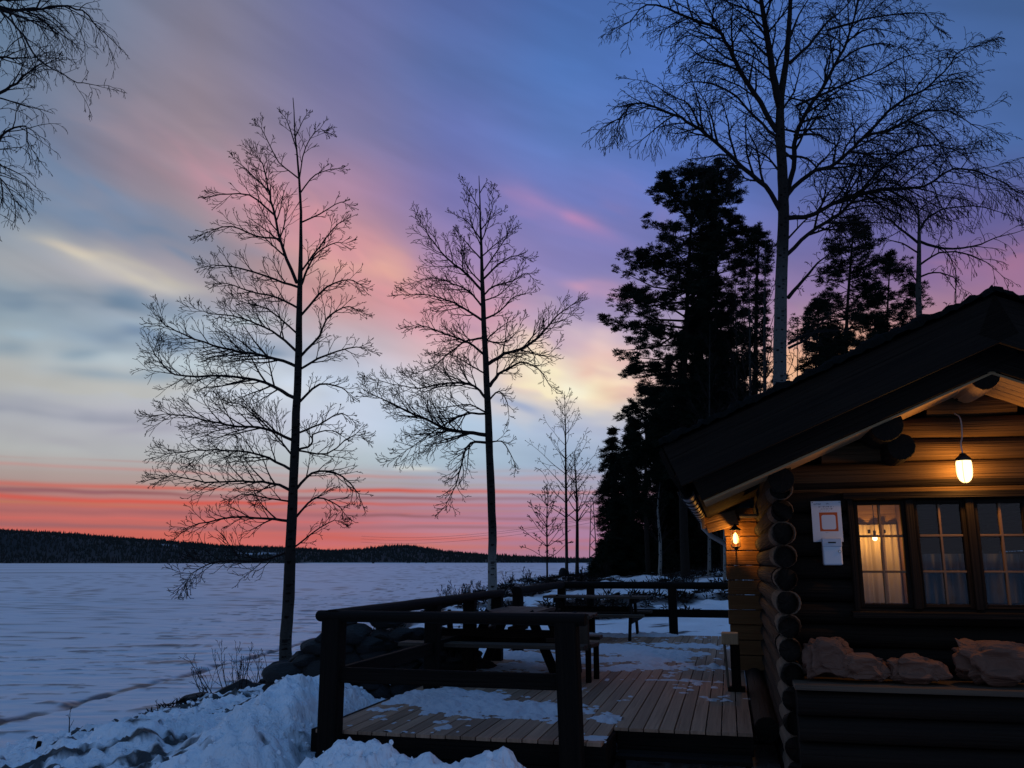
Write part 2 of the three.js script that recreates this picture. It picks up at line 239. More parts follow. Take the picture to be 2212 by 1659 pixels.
const bare = (x, z) => {                                                // 0 snow, 1 bare earth and heather
  const d = -z, u = inland(x, z); let b = 0;
  if (d > 25 && u > 0.1) b = smooth(0.05, 0.3, fbm(x * 0.45, z * 0.3, 4) + 0.16 * smooth(90, 30, d) - 0.25 * smooth(3, 30, d) * smooth(20, 26, 60 - d) + 0.12);
  const near = (px, pz, r) => smooth(r, r * 0.4, Math.hypot(x - px, (z - pz)) + 0.35 * fbm(x * 2, z * 2, 3));
  b = Math.max(b, near(-4.75, -16.4, 0.9), 0.9 * near(-5.5, -14.9, 0.75), near(-4.1, -16.2, 0.8), 0.8 * near(-5.0, -13.9, 0.5));
  return b;
};
{
  const xs = lines([[-400, 8], [-60, 16], [-14, 60], [-8.5, 260], [1.2, 60], [8, 70], [60, 40], [420, 1]]);
  const zs = lines([[60, 10], [2, 16], [-4.5, 60], [-7, 230], [-15.5, 90], [-24, 170], [-75, 60], [-200, 20], [-600, 1]]);
  const g = sheet(xs, zs, land, (x, z) => { const b = bare(x, z), n = (0.92 + 0.1 * vnoise(x * 1.3, z * 1.3)) * (1 - (z > -24 && inland(x, z) > -0.3 ? 0.95 * smooth(0.13, 0.27, fbm((x * 0.83 - z * 0.2) * 0.9, (z * 1.0 + x * 0.45) * 2.6, 4) * 0.8 + 0.35 * fbm(x * 5, z * 6, 3) - 0.05 - 0.12 * smooth(-3.4, -2.2, x)) : 0)); return [lerp(0.80 * n, 0.022, b), lerp(0.82 * n, 0.019, b), lerp(0.85 * n, 0.016, b)]; });
  structure('snow_ground', g, mat({ color: rgb(1, 1, 1), vertexColors: true, roughness: 0.8, bumpMap: snowBump, bumpScale: 0.035 }));
}
{
  // frozen lake: wind-laid drifts, darker crust between them, a trodden trail along the shore
  const trail = (x, z) => { const d = -z, cx = table([[4, -11.5], [10, -10.1], [15.1, -9.0], [20, -8.15], [26.9, -7.36], [45, -6.3]], d); return Math.abs(x - cx + 0.12 * vnoise(d * 0.6, 3)); };
  const xs = lines([[-3200, 6], [-500, 14], [-90, 60], [-16, 70], [-9.6, 95], [-5.2, 40], [6, 40], [90, 20], [600, 5], [3200, 1]]);
  const zs = lines([[400, 4], [0, 10], [-10, 150], [-28, 130], [-70, 90], [-220, 40], [-700, 14], [-3600, 1]]);
  const drift = (x, z) => { const d = -z; const q = z + 0.12 * x; const w = 1.2 * fbm(x * 0.05, z * 0.12, 3); return [fbm(x * 0.3 + w, q * 1.1, 4), fbm(x * 0.9 + w, q * 3.0 + 7, 4), smooth(500, 60, d)]; };
  const g = sheet(xs, zs, (x, z) => { const d = -z; if (d < 0 || d > 700) return LAKE; const [a, b, f] = drift(x, z); const tr = d < 60 && d > 3 ? Math.exp(-((trail(x, z) / 0.16) ** 2)) : 0; return LAKE + f * (0.05 * a + 0.05 * b + 0.03 * Math.abs(a)) - 0.11 * tr * (0.6 + 0.6 * vnoise(x * 3, z * 3)); },
    (x, z) => { const d = -z, [a, b] = drift(x, z); const k = d > 0 && d < 700 ? smooth(0.12, 0.42, 0.8 * b + 0.3 * a) * 0.25 + smooth(0.26, 0.38, b) * 0.55 : 0.1; const tr = d < 60 && d > 3 ? smooth(0.26, 0.1, trail(x, z)) * smooth(-0.6, 0.1, vnoise(x * 2.5, z * 2.5) + 0.3) : 0; const v = 0.66 * (1 - clamp(k)) * (1 - 0.85 * tr); return [v * 0.98, v, v * 1.05]; });
  const lakeBump = texture(512, 512, (u, v) => { const c = 0.5 + 0.4 * tileNoise(u, v, 6, 30, 4) + 0.25 * tileNoise(u, v, 20, 70, 9); return [c, c, c]; }, false); lakeBump.repeat.set(0.08, 0.08);
  structure('frozen_lake', g, mat({ color: rgb(1, 1, 1), vertexColors: true, roughness: 0.55, bumpMap: lakeBump, bumpScale: 0.12 }));
}
{
  // wooded hills on the far shore, about 1.7 km away
  const PROFILE = [[-60, 1141], [0, 1147], [100, 1150], [190, 1158], [330, 1167], [440, 1177], [560, 1181], [620, 1184], [700, 1189], [790, 1186], [850, 1178], [885, 1179], [950, 1190], [1050, 1199], [1150, 1203], [1270, 1208], [1500, 1204], [1800, 1196], [2400, 1186]];
  const D0 = 1720, top = (x) => Math.max(4, (1214.5 - table(PROFILE, CX + x * FOCAL / 2050)) / FOCAL * 2050 + EYE - LAKE - 7);
  const hill = (x, z) => { const d = -z, k = smooth(D0 + 8, 2060 + 50 * vnoise(x * 0.004, 2), d) * smooth(3200, 2500, d); return LAKE - 1.5 + k * top(x) + (d > D0 + 10 ? 2.2 * fbm(x * 0.012, z * 0.012, 3) * k + 2.5 * smooth(D0, D0 + 30, d) : 0); };
  const xs = lines([[-2600, 170], [2600, 1]]), zs = lines([[-D0 + 6, 36], [-2250, 10], [-3300, 1]]);
  const clearing = (x, d) => smooth(26, 16, Math.abs(x + 540) + 0.9 * Math.abs(d - 1950) + 12 * vnoise(x * 0.1, d * 0.1)) + smooth(12, 7, Math.abs(x + 585) + 0.4 * Math.abs(d - 1930) + 5 * vnoise(x * 0.2, d * 0.1)) + smooth(16, 9, Math.abs(x + 348) + 0.5 * Math.abs(d - 1955) + 7 * vnoise(x * 0.2, d * 0.1)) + smooth(8, 4, Math.abs(x + 800) + 0.3 * Math.abs(d - 2010));
  structure('hills', sheet(xs, zs, hill, (x, z) => { const d = -z, c = clamp(clearing(x, d)); const front = d < D0 + 26 && x > -420 && x < 200 ? 0.8 : 0; const v = Math.max(0.014, 0.6 * c, front * 0.75); return [v, v, v * 1.03]; }), mat({ vertexColors: true, roughness: 1 }));
  const R = rng(77), tree = new THREE.ConeGeometry(2.4, 10, 5, 1); tree.translate(0, 4.4, 0);
  const spots = []; 
  for (let k = 0; k < 34000; k++) { const x = -2300 + 4300 * R(), d = D0 + 12 + 560 * Math.pow(R(), 0.8); const v = R(), w = R(); if (clearing(x, d) > 0.3 && d < 2030) continue; if (d < D0 + 40 && x > -420 && x < 200 && v < 0.9) continue; if (Math.abs(x / d) > 0.78) continue; spots.push([x, d, 0.5 + 0.4 * v + 0.55 * Math.pow(w, 6), R()]); }
  const far = new THREE.InstancedMesh(tree, mat({ color: rgb(0.016, 0.018, 0.015), roughness: 1 }), spots.length), m = new THREE.Matrix4();
  spots.forEach(([x, d, s, w], i) => { m.makeScale(s * (0.7 + 0.6 * w), s, s * (0.7 + 0.6 * w)); m.setPosition(x, hill(x, -d) - 0.4, -d); far.setMatrixAt(i, m); });
  far.name = 'far_forest'; far.userData = { kind: 'stuff', label: 'dark conifer forest covering the hills across the frozen lake', category: 'forest' }; lit(far); scene.add(far);
}

// ------------------------------------------------------------------ timber builders
function grainUV(g, axis = 0, seed = 0) {                               // uv in metres, grain along the given axis
  if (g.index) g = g.toNonIndexed(); const p = g.attributes.position, n = g.attributes.normal, uv = new Float32Array(p.count * 2), R = rng(seed * 977 + 13), o1 = R() * 5, o2 = R() * 5;
  const a = axis, b = (axis + 1) % 3, c = (axis + 2) % 3;
  for (let i = 0; i < p.count; i++) { const P = [p.getX(i), p.getY(i), p.getZ(i)], N = [n.getX(i), n.getY(i), n.getZ(i)].map(Math.abs); uv[2 * i] = (N[a] > 0.7 ? P[b] : N[b] > N[c] ? P[c] : P[b]) + o1; uv[2 * i + 1] = (N[a] > 0.7 ? P[c] * 0.5 : P[a]) + o2; }
  g.setAttribute('uv', new THREE.BufferAttribute(uv, 2)); return g;
}
let boardSeed = 1;
const board = (x, y, z, axis = 0, r = 0.006) => grainUV(new RoundedBoxGeometry(x, y, z, 1, Math.min(r, x / 3, y / 3, z / 3)), axis, boardSeed++);
function logGeo(len, r, seed = boardSeed++, taper = 0, sides = 14) {     // a peeled log along x, slightly uneven, ends cut square
  const R = rng(seed * 71 + 5), N = Math.max(2, Math.ceil(len / 0.5)), pts = [], rad = [], ph = R() * 9;
  for (let k = 0; k <= N; k++) { const t = k / N; pts.push(new THREE.Vector3((t - 0.5) * len, 0.006 * Math.sin(ph + t * 5), 0.006 * Math.cos(ph * 2 + t * 4))); rad.push(r * (1 + taper * (t - 0.5)) * (1 + 0.025 * (R() - 0.5))); }
  pts.unshift(pts[0].clone().add(new THREE.Vector3(-0.004, 0, 0))); rad.unshift(rad[0] * 0.93); pts.push(pts[N + 1].clone().add(new THREE.Vector3(0.004, 0, 0))); rad.push(rad[N + 1] * 0.93);
  pts.unshift(pts[0].clone().add(new THREE.Vector3(-0.0015, 0, 0))); rad.unshift(0.001); pts.push(pts[pts.length - 1].clone().add(new THREE.Vector3(0.0015, 0, 0))); rad.push(0.001);
  const m = new Mesher(); m.tube(pts, rad, sides, null, false, 0.03); const g = m.geometry();
  const uv = g.attributes.uv, o = R() * 4; for (let i = 0; i < uv.count; i++) uv.setXY(i, (uv.getX(i) / Math.max(1, Math.round(0.001 * 6.3))) * 2 * Math.PI * r, uv.getY(i) + o);
  g.computeVertexNormals();
  const nn = g.attributes.normal, rowLen = sides + 1;                   // close the seam of the shading
  for (let row = 0; row < pts.length; row++) { const a = row * rowLen, b = a + sides; const x = nn.getX(a) + nn.getX(b), y = nn.getY(a) + nn.getY(b), z = nn.getZ(a) + nn.getZ(b), l = Math.hypot(x, y, z) || 1; nn.setXYZ(a, x / l, y / l, z / l); nn.setXYZ(b, x / l, y / l, z / l); }
  return g;
}
const local = (o, s, h, t, rot) => { o.position.set(s, h, -t); if (rot) o.rotation.set(...rot); return o; };
const cabinPart = (name, geo, m, parent, s, h, t, rot) => { const o = part(name, geo, m, parent); return local(o, s, h, t, rot); };
const HALF = Math.PI / 2;

// ------------------------------------------------------------------ the log cabin
const cabin = thing('log_cabin', 'dark log cabin with a gabled roof and lit lamp, beside the wooden deck', 'cabin', [OX, 0, OZ], TURN);
{
  const C = cabin, COURSE = 0.197, R0 = 0.1, BASE = -0.52;
  const apex = onFront(2145, 632, -0.95), eave = onFront(1430, 961, -0.95);
  const RS = apex[0], slopeL = (apex[1] - eave[1]) / (apex[0] - eave[0]), ANG = Math.atan(slopeL);
  const WIDTH = 2 * RS, DEPTH = 6.2;                                     // walls from s = 0 to WIDTH
  // --- corner: ends of the side-wall logs, standing proud of the front wall
  const firstH = 1.45 - 0.0985 - 9 * COURSE;
  for (let k = 0; k < 15; k++) { const h = firstH + k * COURSE; if (h > 2.46) break; cabinPart('corner_log', logGeo(0.62, R0 * (0.97 + 0.05 * ((k * 7) % 3)), 300 + k), M.litCornerLog, C, 0.1, h, 0.03 - 0.015 * ((k * 5) % 3), [0, HALF, 0]); const e = logGeo(0.012, R0 * 0.985, 320 + k); cabinPart('log_end', e, M.log, C, 0.1, h, 0.03 - 0.015 * ((k * 5) % 3) - 0.318, [0, HALF, 0]); }  // pale sides carry the sunset glow in their colour; end discs stay dark
  for (let k = 0; k < 15; k++) { const h = firstH + k * COURSE; if (h > 2.46) break; cabinPart('corner_log', logGeo(0.62, R0, 340 + k), M.log, C, WIDTH - 0.1, h, 0.03, [0, HALF, 0]); }
  // --- left side wall, logs running back into the depth
  for (let k = 0; k < 15; k++) { const h = firstH + k * COURSE; if (h > 2.46) break; cabinPart('side_wall_log', logGeo(DEPTH - 0.3, R0, 20 + k), M.log, C, 0.1, h, 0.3 + (DEPTH - 0.3) / 2, [0, HALF, 0]); }
  for (let k = 0; k < 15; k++) { const h = firstH + k * COURSE; if (h > 2.46) break; cabinPart('side_wall_log', logGeo(DEPTH - 0.3, R0, 60 + k), M.log, C, WIDTH - 0.1, h, 0.3 + (DEPTH - 0.3) / 2, [0, HALF, 0]); }
  part('back_wall', board(WIDTH, 3.1, 0.16), M.log, C, [WIDTH / 2, 1.05, -DEPTH - 0.1]);
  part('inner_floor', board(WIDTH - 0.4, 0.06, DEPTH - 0.5, 2), M.deck, C, [WIDTH / 2, 0.03, -(DEPTH / 2)]);
  part('inner_ceiling', board(WIDTH - 0.3, 0.05, DEPTH - 0.3, 2), M.log, C, [WIDTH / 2, 2.44, -(DEPTH / 2)]);
  // --- front wall with its row of casement windows
  const WT = 0.0, win = (x, y) => onFront(x, y, WT + 0.02);
  const winTop = win(1990, 1081)[1], winBot = win(1990, 1314)[1];
  const w1a = win(1851, 1200)[0], w1b = win(1963, 1200)[0], w2a = win(1981, 1200)[0], w2b = win(2094, 1200)[0], w3a = win(2112, 1200)[0], cw = w2b - w2a;
  const casements = [[w1a, w1b], [w2a, w2b], [w3a, w3a + cw], [w3a + cw + 0.08, w3a + 2 * cw + 0.08]];
  const openA = w1a - 0.03, openB = casements[3][1] + 0.03, wallH = (k) => firstH + COURSE / 2 + k * COURSE;
  for (let k = -1; k < 15; k++) {
    const h = wallH(k); if (h > 2.42) break;
    if (h - R0 > winBot - 0.13 && h + R0 < winTop + 0.13) {
      cabinPart('front_wall_log', logGeo(openA - 0.1, R0, 120 + k), M.log, C, 0.1 + (openA - 0.1) / 2, h, 0.1);
      cabinPart('front_wall_log', logGeo(WIDTH - openB - 0.1, R0, 150 + k), M.log, C, (openB + WIDTH - 0.1) / 2, h, 0.1);
    } else cabinPart('front_wall_log', logGeo(WIDTH - 0.2, R0, 180 + k), M.log, C, WIDTH / 2, h, 0.1);
  }
  const frameMat = M.log;
  part('window_sill', board(openB - openA + 0.12, 0.05, 0.2), frameMat, C, [(openA + openB) / 2, winBot - 0.055, 0.03]);
  part('window_head', board(openB - openA + 0.12, 0.06, 0.14), frameMat, C, [(openA + openB) / 2, winTop + 0.045, 0.0]);
  const glass = new THREE.MeshPhysicalMaterial({ color: rgb(0.96, 0.97, 0.97), transmission: 1, roughness: 0.03, thickness: 0, ior: 1.5 });
  const dimCloth = new THREE.MeshPhysicalMaterial({ color: rgb(0.2, 0.19, 0.18), roughness: 0.95, transmission: 0.25, thickness: 0, side: THREE.DoubleSide });
  const dimCloth0 = dimCloth.clone(); dimCloth0.color = rgb(0.5, 0.44, 0.36); dimCloth.color = rgb(0.065, 0.067, 0.072);  // lamplight put into the fabric colour: left curtain paler, the others darkened
  const trimMat = mat({ map: paleWood.map, bumpMap: paleWood.bumpMap, bumpScale: 0.004, roughness: 0.7, color: rgb(0.42, 0.38, 0.42) });
  casements.forEach(([a, b], n) => {
    const W = b - a, H = winTop - winBot, cx = (a + b) / 2, cy = (winTop + winBot) / 2, T = 0.035, bar = 0.02;
    const f = new THREE.Group(); f.name = 'window'; f.position.set(cx, cy, -0.03); C.add(f);
    for (const s of [-1, 1]) { part('stile', board(T, H, 0.05, 1, 0.004), frameMat, f, [s * (W / 2 - T / 2), 0, 0]); part('rail', board(W - 2 * T, T, 0.05, 0, 0.004), frameMat, f, [0, s * (H / 2 - T / 2), 0]); }
    part('glazing_bar', board(bar, H - 2 * T, 0.045, 1, 0.004), trimMat, f, [0, 0, 0.002]);
    for (const q of [-1, 1]) part('glazing_bar', board(W - 2 * T, bar, 0.042, 0, 0.004), trimMat, f, [0, q * H / 6, 0.003]);
    const pw = W / 2 - T - bar / 2, ph = (H - 2 * T - 2 * bar) / 3;
    for (let i = 0; i < 2; i++) for (let j = -1; j < 2; j++) part('pane', new THREE.PlaneGeometry(pw, ph + 0.01), glass, f, [(i ? 1 : -1) * (pw / 2 + bar / 2), j * (ph + bar), -0.004]);
    // curtain hanging just inside, lower two thirds in the left one, lower third elsewhere
    const top = n === 0 ? 0.5 : 0.40, gw = 60, gh = 4, g = new THREE.PlaneGeometry(W - 0.02, H * (n === 0 ? 0.80 : 0.5), gw, gh), pp = g.attributes.position;
    for (let i = 0; i < pp.count; i++) { const x = pp.getX(i); pp.setZ(i, 0.022 * Math.sin(x * 46 + n) + 0.014 * Math.sin(x * 93 + 2) + 0.01 * vnoise(x * 30, pp.getY(i) * 3)); }
    g.computeVertexNormals(); part('curtain', g, n === 0 ? dimCloth0 : dimCloth, f, [0, -H * (n === 0 ? 0.11 : 0.25), -(n === 0 ? 0.36 : 0.12)]);
    if (n < 3) part('mullion', board(casements[n + 1][0] - b, H + 0.02, 0.12, 1), frameMat, C, [(b + casements[n + 1][0]) / 2, cy, -0.03]);
    if (n === 0) part('casing', board(0.05, H + 0.06, 0.12, 1), frameMat, C, [a - 0.03, cy, -0.03]);
    if (n === 3) part('casing', board(0.05, H + 0.06, 0.12, 1), frameMat, C, [b + 0.03, cy, -0.03]);
  });
  { // recess added behind the left casement to keep the bulb light on the curtain
    const [a, b] = casements[0], H = winTop - winBot, cy = (winTop + winBot) / 2;
    for (const x of [a - 0.04, b + 0.01]) part('added_recess_side', board(0.02, H, 0.4, 1), trimMat, C, [x, cy, -0.27]);
    part('added_recess_back', board(b - a + 0.05, H, 0.02, 0), M.logPale, C, [(a + b) / 2 - 0.015, cy, -0.48]);
    part('added_recess_top', board(b - a + 0.05, 0.02, 0.4, 0), M.log, C, [(a + b) / 2 - 0.015, winTop + 0.01, -0.27]);
    part('added_recess_shelf', board(b - a + 0.05, 0.02, 0.4, 0), M.log, C, [(a + b) / 2 - 0.015, winBot - 0.01, -0.27]);
    part('recess_rail', board(b - a + 0.02, 0.035, 0.012, 0), M.log, C, [(a + b) / 2 - 0.015, onFront(1910, 1148, 0.42)[1], -0.42]);
  }
  // --- gable: heavy beam with the lamp before it, then shorter and shorter logs up to the ridge
  const soffitH = (s) => onFront(2127, 797, -0.65)[1] - slopeL * Math.abs(s - RS);
  const beam = onFront(2000, 1019, -0.02);
  const BEAMH = beam[1];
  for (let k = 0; k < 6; k++) {
    const h = BEAMH + k * 0.2, half = Math.min(RS - 0.0, (soffitH(RS) - h - 0.02) / slopeL); if (half < 0.15) break;
    cabinPart('gable_log', logGeo(2 * half, k === 0 ? 0.108 : 0.103, 220 + k), M.litGableLog, C, RS, h, 0.085);  // same wood as the walls, coloured lighter to strengthen the lamplight
  }
  cabinPart('lintel_log', logGeo(WIDTH - 0.2, 0.085, 260), M.litGableLog, C, RS, BEAMH - 0.175, 0.13);
  // --- ridge log and purlins carry the eaves out over the front
  const ridge = onFront(2127, 812, -0.66);
  cabinPart('ridge_log', logGeo(DEPTH + 0.8, 0.117, 270), M.log, C, ridge[0], ridge[1], -0.66 + (DEPTH + 0.8) / 2, [0, HALF, 0]);
  cabinPart('ridge_log_end', logGeo(0.70, 0.1175, 271), M.logPale, C, ridge[0], ridge[1], -0.30, [0, HALF, 0]);
  for (const sgn of [-1, 1]) {
    const p = onFront(1900, 918, -0.6), ds = ridge[0] - p[0], s = RS + sgn * ds;
    cabinPart('purlin_log', logGeo(DEPTH + 0.8, 0.135, 274 + sgn), M.log, C, s, p[1], -0.6 + (DEPTH + 0.8) / 2, [0, HALF, 0]);
    cabinPart('purlin_log', logGeo(0.9, 0.115, 278 + sgn), M.log, C, s - 0.14 * -sgn * -1 * (sgn < 0 ? 1 : 1), p[1] - 0.17, -0.42 + 0.45, [0, HALF, 0]);
    cabinPart('plate_log', logGeo(DEPTH + 0.7, 0.11, 284 + sgn), M.log, C, RS + sgn * (RS - 0.1), soffitH(0.1) - 0.13, -0.5 + (DEPTH + 0.7) / 2, [0, HALF, 0]);
  }
  // --- roof: sloping sheets with a deep verge board, soffit boarded in pale planks over the front
  const eaveHalf = RS - eave[0], run = eaveHalf / Math.cos(ANG), T0 = -0.95, ROOFLEN = DEPTH + 1.3, top = apex[1];
  for (const sgn of [-1, 1]) {
    const rot = [0, 0, sgn < 0 ? ANG : -ANG];
    const along = (dist, drop, t) => { const s = RS + sgn * (dist * Math.cos(ANG)), h = top - dist * Math.sin(ANG); return [s - sgn * drop * Math.sin(ANG) * 1, h - drop * Math.cos(ANG), -t]; };
    part('roof', board(run, 0.10, ROOFLEN, 0, 0.02), dull({ color: rgb(0.014, 0.014, 0.014), roughness: 1, specularIntensity: 0.1, bumpMap: snowBump, bumpScale: 0.04 }), C, along(run / 2, 0.055, T0 + 0.02 + ROOFLEN / 2), rot);
    { const n = 150, pos = [], idx = [], prof = [[-0.10, -0.01], [-0.06, 0.055], [0.02, 0.075], [0.16, 0.06], [0.3, 0.0]]; for (let i = 0; i <= n; i++) prof.forEach(([tt, hh], j) => pos.push((i / n - 0.5) * (run + 0.03), hh * (0.75 + 0.9 * fbm(i * 0.11 + sgn * 9, j * 0.5, 3)) + 0.012 * vnoise(i * 0.5, j + sgn), -tt + 0.025 * vnoise(i * 0.7, j * 3))); for (let i = 0; i < n; i++) for (let j = 0; j < 4; j++) { const q = i * 5 + j; idx.push(q, q + 1, q + 5, q + 1, q + 6, q + 5); } const g = new THREE.BufferGeometry(); g.setAttribute('position', new THREE.BufferAttribute(new Float32Array(pos), 3)); g.setIndex(idx); g.computeVertexNormals(); g.setAttribute('uv', new THREE.BufferAttribute(new Float32Array(pos.length / 3 * 2).map((_, i) => pos[Math.floor(i / 2) * 3 + (i % 2 ? 2 : 0)]), 2)); part('turf_edge', g, dull({ color: rgb(0.008, 0.008, 0.007), roughness: 1, specularIntensity: 0.05, side: THREE.DoubleSide, bumpMap: snowBump, bumpScale: 0.05 }), C, along(run / 2, 0.0, T0 + 0.02), rot); }
    part('verge_board', board(run, 0.36, 0.045, 0), M.log, C, along(run / 2, 0.205, T0), rot);
    part('verge_board', board(run - 0.1, 0.20, 0.05, 0), M.log, C, along(run / 2 - 0.05, 0.44, -0.70), rot);
    part('eave_board', board(0.05, 0.24, ROOFLEN - 0.1, 2), M.log, C, along(run + 0.03, 0.15, T0 + 0.05 + ROOFLEN / 2), rot);
    for (let i = 0; i < 5; i++) part('soffit_board', board(run - 0.12, 0.02, 0.128, 0, 0.003), M.logPale, C, along(run / 2 - 0.05, 0.555, -0.62 + i * 0.137), rot);
    part('soffit', board(run - 0.06, 0.02, ROOFLEN - 1.0, 0), M.log, C, along(run / 2 - 0.05, 0.42, 0.08 + (ROOFLEN - 1.0) / 2), rot);
  }
  // --- inner corner: a cross wall whose log ends stand out beyond the side wall, lit by the lantern
  const TC = 4.6;
  const lp = onFront(1568, 1200, TC)[0];
  for (let k = 0; k < 12; k++) { const h = 0.12 + k * 0.205; if (h > 2.2) break; part('cross_wall_log', board(0.05 - lp, 0.195, 0.2, 0, 0.012), M.cornerPale, C, [(lp + 0.05) / 2 + 0.008 * ((k * 7) % 3 - 1), h, -TC - 0.1]); }
  const sl = Math.tan(16 * Math.PI / 180);
  for (const [y0, y1] of [[1050, 1083], [1117, 1150]]) {
    const a = onFront(1524, y0 + 2, TC - 0.05), b = onFront(1591, y0 - 16, TC - 0.05), hh = (y1 - y0) / FOCAL * 12.3;
    part('eave_infill_board', board(Math.hypot(b[0] - a[0], b[1] - a[1]), hh, 0.03, 0), M.logPale, C, [(a[0] + b[0]) / 2, (a[1] + b[1]) / 2 - hh / 2, -TC + 0.05], [0, 0, Math.atan2(b[1] - a[1], b[0] - a[0])]);
  }
  { const a = onFront(1524, 1084, TC - 0.02), b = onFront(1591, 1066, TC - 0.02); part('eave_infill_board', board(Math.hypot(b[0] - a[0], b[1] - a[1]), 0.22, 0.03, 0), M.log, C, [(a[0] + b[0]) / 2, (a[1] + b[1]) / 2 - 0.1, -TC + 0.02], [0, 0, Math.atan2(b[1] - a[1], b[0] - a[0])]);
    const v0 = onFront(1513, 1040, TC - 0.1), v1 = onFront(1522, 1142, TC - 0.1); part('eave_end_board', board(0.05, v0[1] - v1[1], 0.12, 1), M.logPale, C, [(v0[0] + v1[0]) / 2, (v0[1] + v1[1]) / 2, -TC + 0.1]);
    const s0 = onFront(1600, 1115, 3.4), s1 = onFront(1640, 1115, 3.4); part('wall_shelf', board(0.22, 0.025, 0.5, 2), M.logPale, C, [-0.1, s0[1], -3.4]); }
  // --- gutter under the left eave, with hangers and the bend of the downpipe at its far end
  const g0 = onFront(1462, 1042, 0.6), gutter = new Mesher(), S = eave[0] + 0.13, H = eave[1] - 0.30;
  const white = mat({ color: rgb(0.34, 0.34, 0.34), roughness: 0.5, side: THREE.DoubleSide });
  const arc = new THREE.CylinderGeometry(0.07, 0.07, 5.9, 12, 1, true, -HALF, Math.PI); arc.rotateX(HALF);
  const gt = cabinPart('gutter', arc, white, C, S, H, 0.3 + 2.95); gt.rotation.z = 0;
  for (let k = 0; k < 9; k++) { const a = new THREE.TorusGeometry(0.074, 0.008, 5, 12, Math.PI); cabinPart('gutter_hanger', a, M.black, C, S, H, 0.3 + k * 0.62, [0, 0, Math.PI]); }
  gutter.tube([[0, 0, 0], [0.0, -0.09, -0.03], [0.12, -0.22, -0.08], [0.32, -0.34, -0.1], [0.46, -0.42, -0.1], [0.5, -0.6, -0.1], [0.5, -2.1, -0.1]].map((q) => new THREE.Vector3(...q)), [0.04, 0.04, 0.04, 0.04, 0.04, 0.04, 0.04], 10);
  cabinPart('downpipe', gutter.geometry(), white, C, S, H - 0.04, 6.1);
}

// ------------------------------------------------------------------ lamps, notice, letterbox
const WARM = new THREE.Color(1, 0.46, 0.09);
{
  const TL = -0.22, c = onFront(2083, 1013, TL), p = W3(c[0], TL, c[1]);
  const lamp = thing('hanging_lamp', 'glowing oval bulkhead lamp in a wire guard hanging on a cord under the gable', 'lamp', p.toArray(), TURN);
  const prof = [[0, -0.118], [0.022, -0.114], [0.045, -0.095], [0.058, -0.06], [0.062, -0.02], [0.062, 0.05], [0.056, 0.075], [0.05, 0.08]].map(([r, y]) => new THREE.Vector2(r, y));
  const glow = mat({ color: rgb(1, 0.9, 0.7), emissive: new THREE.Color(1, 0.74, 0.34), emissiveIntensity: 2.6, roughness: 0.4 });
  part('glass', new THREE.LatheGeometry(prof, 24), glow, lamp);
  part('socket', new THREE.LatheGeometry([[0.058, 0.07], [0.058, 0.095], [0.04, 0.11], [0.02, 0.135], [0, 0.135]].map(([r, y]) => new THREE.Vector2(r, y)), 20), M.black, lamp);
  for (let k = 0; k < 4; k++) { const a = k * HALF + 0.4, m = new Mesher(); m.tube([[0.06, 0.09], [0.068, 0.04], [0.069, -0.02], [0.06, -0.075], [0.035, -0.112], [0, -0.126]].map(([r, y]) => new THREE.Vector3(r * Math.cos(a), y, r * Math.sin(a))), Array(6).fill(0.0022), 5); part('guard_wire', m.geometry(), M.black, lamp); }
  const top = onFront(2062, 893, -0.03), q = W3(top[0], -0.03, top[1]).sub(p), inv = q.applyAxisAngle(new THREE.Vector3(0, 1, 0), -TURN);
  const cord = new Mesher(), e = new THREE.CatmullRomCurve3([inv, new THREE.Vector3(inv.x + 0.025, inv.y - 0.05, inv.z + 0.06), new THREE.Vector3(inv.x * 0.45 + 0.02, inv.y * 0.55, inv.z * 0.4), new THREE.Vector3(-0.006, 0.22, 0), new THREE.Vector3(0, 0.13, 0)]);
  const pts = e.getPoints(18); cord.tube(pts, pts.map(() => 0.0065), 6); part('cord', cord.geometry(), mat({ color: rgb(0.4, 0.38, 0.35), roughness: 0.6 }), lamp);
  const L = new THREE.PointLight(WARM, 2.0, 0, 2); L.position.set(0, -0.01, 0); L.shadow.radius = 2; L.castShadow = true; lamp.add(L);
}
